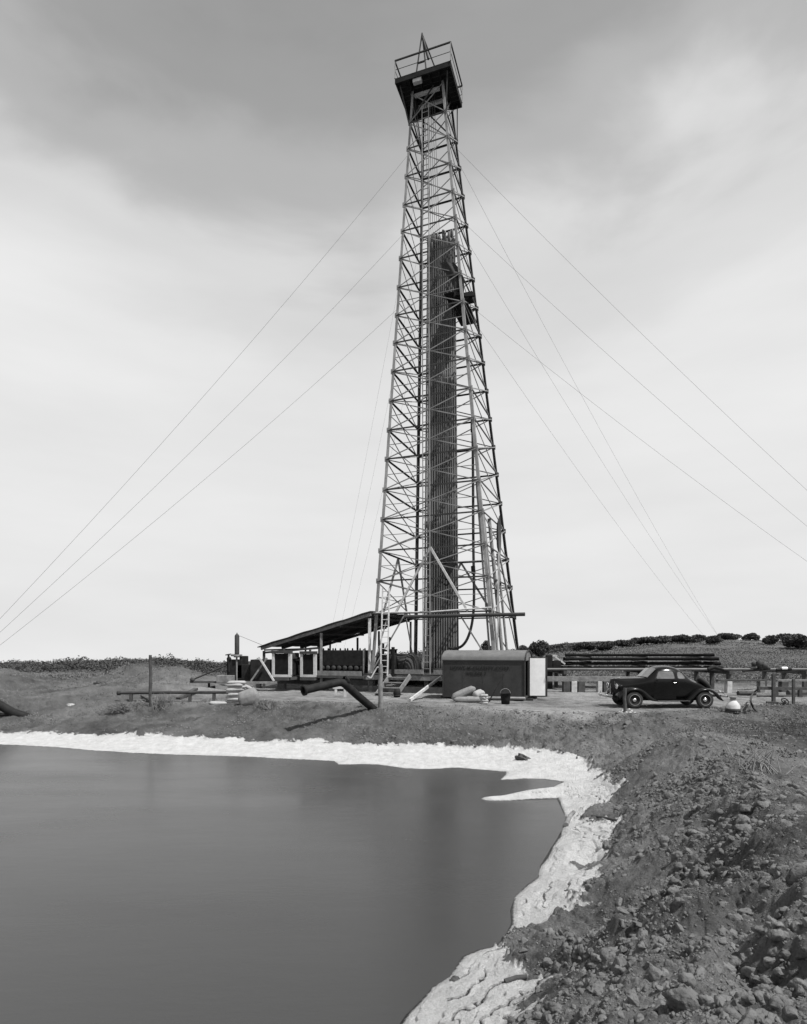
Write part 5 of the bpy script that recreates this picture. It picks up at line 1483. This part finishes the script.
# ------------------------------------------------------------------ trees and brush
def oak(x, y, w, h, seed, lab, name='oak_tree', n=None, flat=1.0):
    g = gz(x, y); rg = np.random.default_rng(seed)
    root = empty(name, (x, y, g), 0, lab, 'tree', 'oaks along the hill')
    mb = MB(); tr_h = h*0.45
    mb.tube([(0, 0, -.2), (0.05*w*.2, 0, tr_h*.5), (0, 0, tr_h)], [w*.035, w*.028, w*.02], 8)
    for k in range(5):
        a = k*1.26+seed; mb.tube([(0, 0, tr_h*.55), (math.cos(a)*w*.16, math.sin(a)*w*.16, h*.5), (math.cos(a)*w*.3, math.sin(a)*w*.3, h*.66)], [w*.018, w*.012, w*.006], 6)
    mb.build('trunk', M['trunk'], root)
    lobes = []
    for k in range(9):
        a = rg.uniform(0, 6.28); rr = rg.uniform(0, .32)
        lobes.append((math.cos(a)*rr*w, math.sin(a)*rr*w, h*(rg.uniform(.30, .68)), w*rg.uniform(.18, .28), h*rg.uniform(.24, .32)))
    n = n or int(1600+260*w*h)
    L = rg.integers(0, len(lobes), n); dirs = rg.normal(size=(n, 3)); dirs /= np.linalg.norm(dirs, axis=1)[:, None]
    rad = rg.random(n)**0.35
    lb = np.array(lobes)[L]
    c = lb[:, :3] + dirs*rad[:, None]*np.stack([lb[:, 3], lb[:, 3], lb[:, 4]], 1)
    c[:, 2] = np.abs(c[:, 2]-h*0.05)+h*0.05
    s_ = 0.012*w+0.09
    u = rg.normal(size=(n, 3)); u /= np.linalg.norm(u, axis=1)[:, None]; v = np.cross(u, rg.normal(size=(n, 3))); v /= np.linalg.norm(v, axis=1)[:, None]
    k_ = s_*(0.6+0.8*rg.random(n))[:, None]
    V = np.stack([c-u*k_, c-v*k_*.7, c+u*k_, c+v*k_*.7], 1).reshape(-1, 3)
    me = bpy.data.meshes.new('crown'); me.vertices.add(4*n); me.vertices.foreach_set('co', V.astype(np.float32).ravel()); me.loops.add(4*n); me.loops.foreach_set('vertex_index', np.arange(4*n, dtype=np.int32)); me.polygons.add(n); me.polygons.foreach_set('loop_start', (np.arange(n)*4).astype(np.int32)); me.update(calc_edges=True)
    me.materials.append(M['leaf']); o = bpy.data.objects.new('crown', me); o.parent = root; col.objects.link(o)
    return root
# (px centre, width px, top row, distance, description)
TREES = [(486, 12, 641, 105, 'small round tree seen between the derrick legs behind the tool house'), (524, 8, 645, 120, 'tiny tree just right of the derrick foot'), (540, 13, 641, 100, 'dark round tree standing alone right of the derrick'),
         (560, 14, 645, 128, 'low pale bush on the skyline right of the lone round tree'), (578, 9, 643, 115, 'low bush left of the flat-topped thicket'), (588, 14, 642, 108, 'bushy tree with a flat left side above the pipe stack'), (605, 18, 641, 104, 'wide dark thicket above the front of the car'), (622, 14, 639.5, 106, 'rounded dark tree above the front of the car'),
         (640, 14, 640, 110, 'left end of the long flat thicket above the car'), (655, 20, 638.5, 108, 'widest part of the long flat thicket above the car'), (672, 14, 640, 110, 'right end of the long flat thicket above the car'), (688, 16, 640, 108, 'low dark tree above the back of the car'), (700, 10, 641, 112, 'small tree left of the round hilltop tree'),
         (712, 13, 637.5, 100, 'round hilltop tree above the rear bumper'), (732, 18, 642, 118, 'low wide bush right of the round hilltop tree'), (750, 12, 642, 112, 'small bush on the crest above the two posts'), (770, 12, 638, 96, 'round tree on the crest above the taller post'), (786, 12, 641, 105, 'small bush between the crest trees at the right'), (800, 22, 634, 88, 'largest dark tree at the right edge of the crest')]
for k, (px, w, top, Y, lab) in enumerate(TREES):
    x = (px-CX)/F*Y; g = gz(x, Y)
    zt = H-(top-HOR)/F*Y
    oak(x, Y, w/F*Y*1.65, max(zt-g, 1.5)*1.1, 40+k, lab)

def leaf_mass(name, pts, size, mat, lab, cat, seed):
    rg = np.random.default_rng(seed); n = len(pts)
    u = rg.normal(size=(n, 3)); u /= np.linalg.norm(u, axis=1)[:, None]; v = np.cross(u, rg.normal(size=(n, 3))); v /= np.linalg.norm(v, axis=1)[:, None]
    k_ = (np.asarray(size)*(0.6+0.8*rg.random(n)))[:, None]
    V = np.stack([pts-u*k_, pts-v*k_*.7, pts+u*k_, pts+v*k_*.7], 1).reshape(-1, 3)
    me = bpy.data.meshes.new(name); me.vertices.add(4*n); me.vertices.foreach_set('co', V.astype(np.float32).ravel()); me.loops.add(4*n); me.loops.foreach_set('vertex_index', np.arange(4*n, dtype=np.int32)); me.polygons.add(n); me.polygons.foreach_set('loop_start', (np.arange(n)*4).astype(np.int32)); me.update(calc_edges=True)
    me.materials.append(M[mat]); o = bpy.data.objects.new(name, me); col.objects.link(o); tag(o, lab, cat, kind='stuff'); return o
rg = np.random.default_rng(77)
# far brush along the left skyline
n = 140000
x = rg.uniform(-125, 40, n); y = rg.uniform(118, 165, n)
hh = np.clip(1.3+2.0*fbm(x*0.09, y*0.09, 4, 401)+1.2*fbm(x*0.5, y*0.5, 3, 402), 0.2, 4.0)*(1-0.45*sstep(-5, 30, x))
z = base_height(x, y)+hh*rg.random(n)**0.6
leaf_mass('distant_brush', np.stack([x, y, z], 1), 0.18, 'brush', 'dark band of brush along the far skyline to the left', 'brush', 5)
# dry grass and low scrub on the hill and flat
n = 190000
yy = np.exp(rg.uniform(math.log(41), math.log(120), n)); xx = rg.uniform(-0.75, 0.75, n)*yy
keep = (fbm(xx*0.25, yy*0.25, 4, 411) > -0.18)
xx, yy = xx[keep], yy[keep]
hg = (0.10+0.30*rg.random(len(xx))**2)*(0.6+1.3*np.clip(fbm(xx*0.12, yy*0.12, 3, 412)+.3, 0, 1))
pts = np.stack([xx, yy, base_height(xx, yy)+hg*0.7], 1)
leaf_mass('dry_grass', pts, 0.022+0.0006*yy, 'grass', 'dry grass and low scrub covering the rising ground behind the rack', 'grass', 6)
# sparse weeds on the outer slope of the right bank and the hollow behind it
n = 16000
yy = rg.uniform(5, 19.5, n); xx = np.interp(yy, [3, 8, 12, 18], [4.2, 6.3, 7.6, 8.2]) + rg.random(n)**1.2*6.5
keep = fbm(xx*0.9, yy*0.9, 4, 421) > 0.02
xx, yy = xx[keep], yy[keep]
pts = np.stack([xx, yy, base_height(xx, yy)+0.02+0.16*rg.random(len(xx))**1.5], 1)
leaf_mass('weeds', pts, 0.022, 'leaf_pale', 'sparse low weeds on the outer slope of the right bank', 'weeds', 7)

# short dead grass and rubble roughening the far bank and the waste ground at the left
n = 260000
yy = np.exp(rg.uniform(math.log(15), math.log(60), n)); xx = rg.uniform(-0.78, 0.72, n)*yy
d = poly_dist(xx, yy, SHORE); sdp = poly_dist(xx, yy, SALT)
edge_y = np.interp(xx, [-14, -6, -1, 2.5, 5, 7.5, 12, 20], [30, 26.6, 24.9, 23.7, 21.6, 20.9, 21.6, 21.6])
keep = (d > 0.6) & (sdp > 0.15) & ((yy < edge_y) | (xx < -10-0.22*(yy-26))) & (fbm(xx*0.8, yy*0.8, 4, 431)+0.5*fbm(xx*3, yy*3, 3, 432) > -0.12+0.15*rg.random(n)) & ((yy > 17) | (xx < 4.0))
xx, yy = xx[keep], yy[keep]
pts = np.stack([xx, yy, base_height(xx, yy)+0.01+0.09*rg.random(len(xx))**1.5], 1)
leaf_mass('bank_grass', pts, 0.012+0.00045*yy, 'tuft', 'short dead grass and rubble covering the far bank and the waste ground at the left', 'grass', 8)
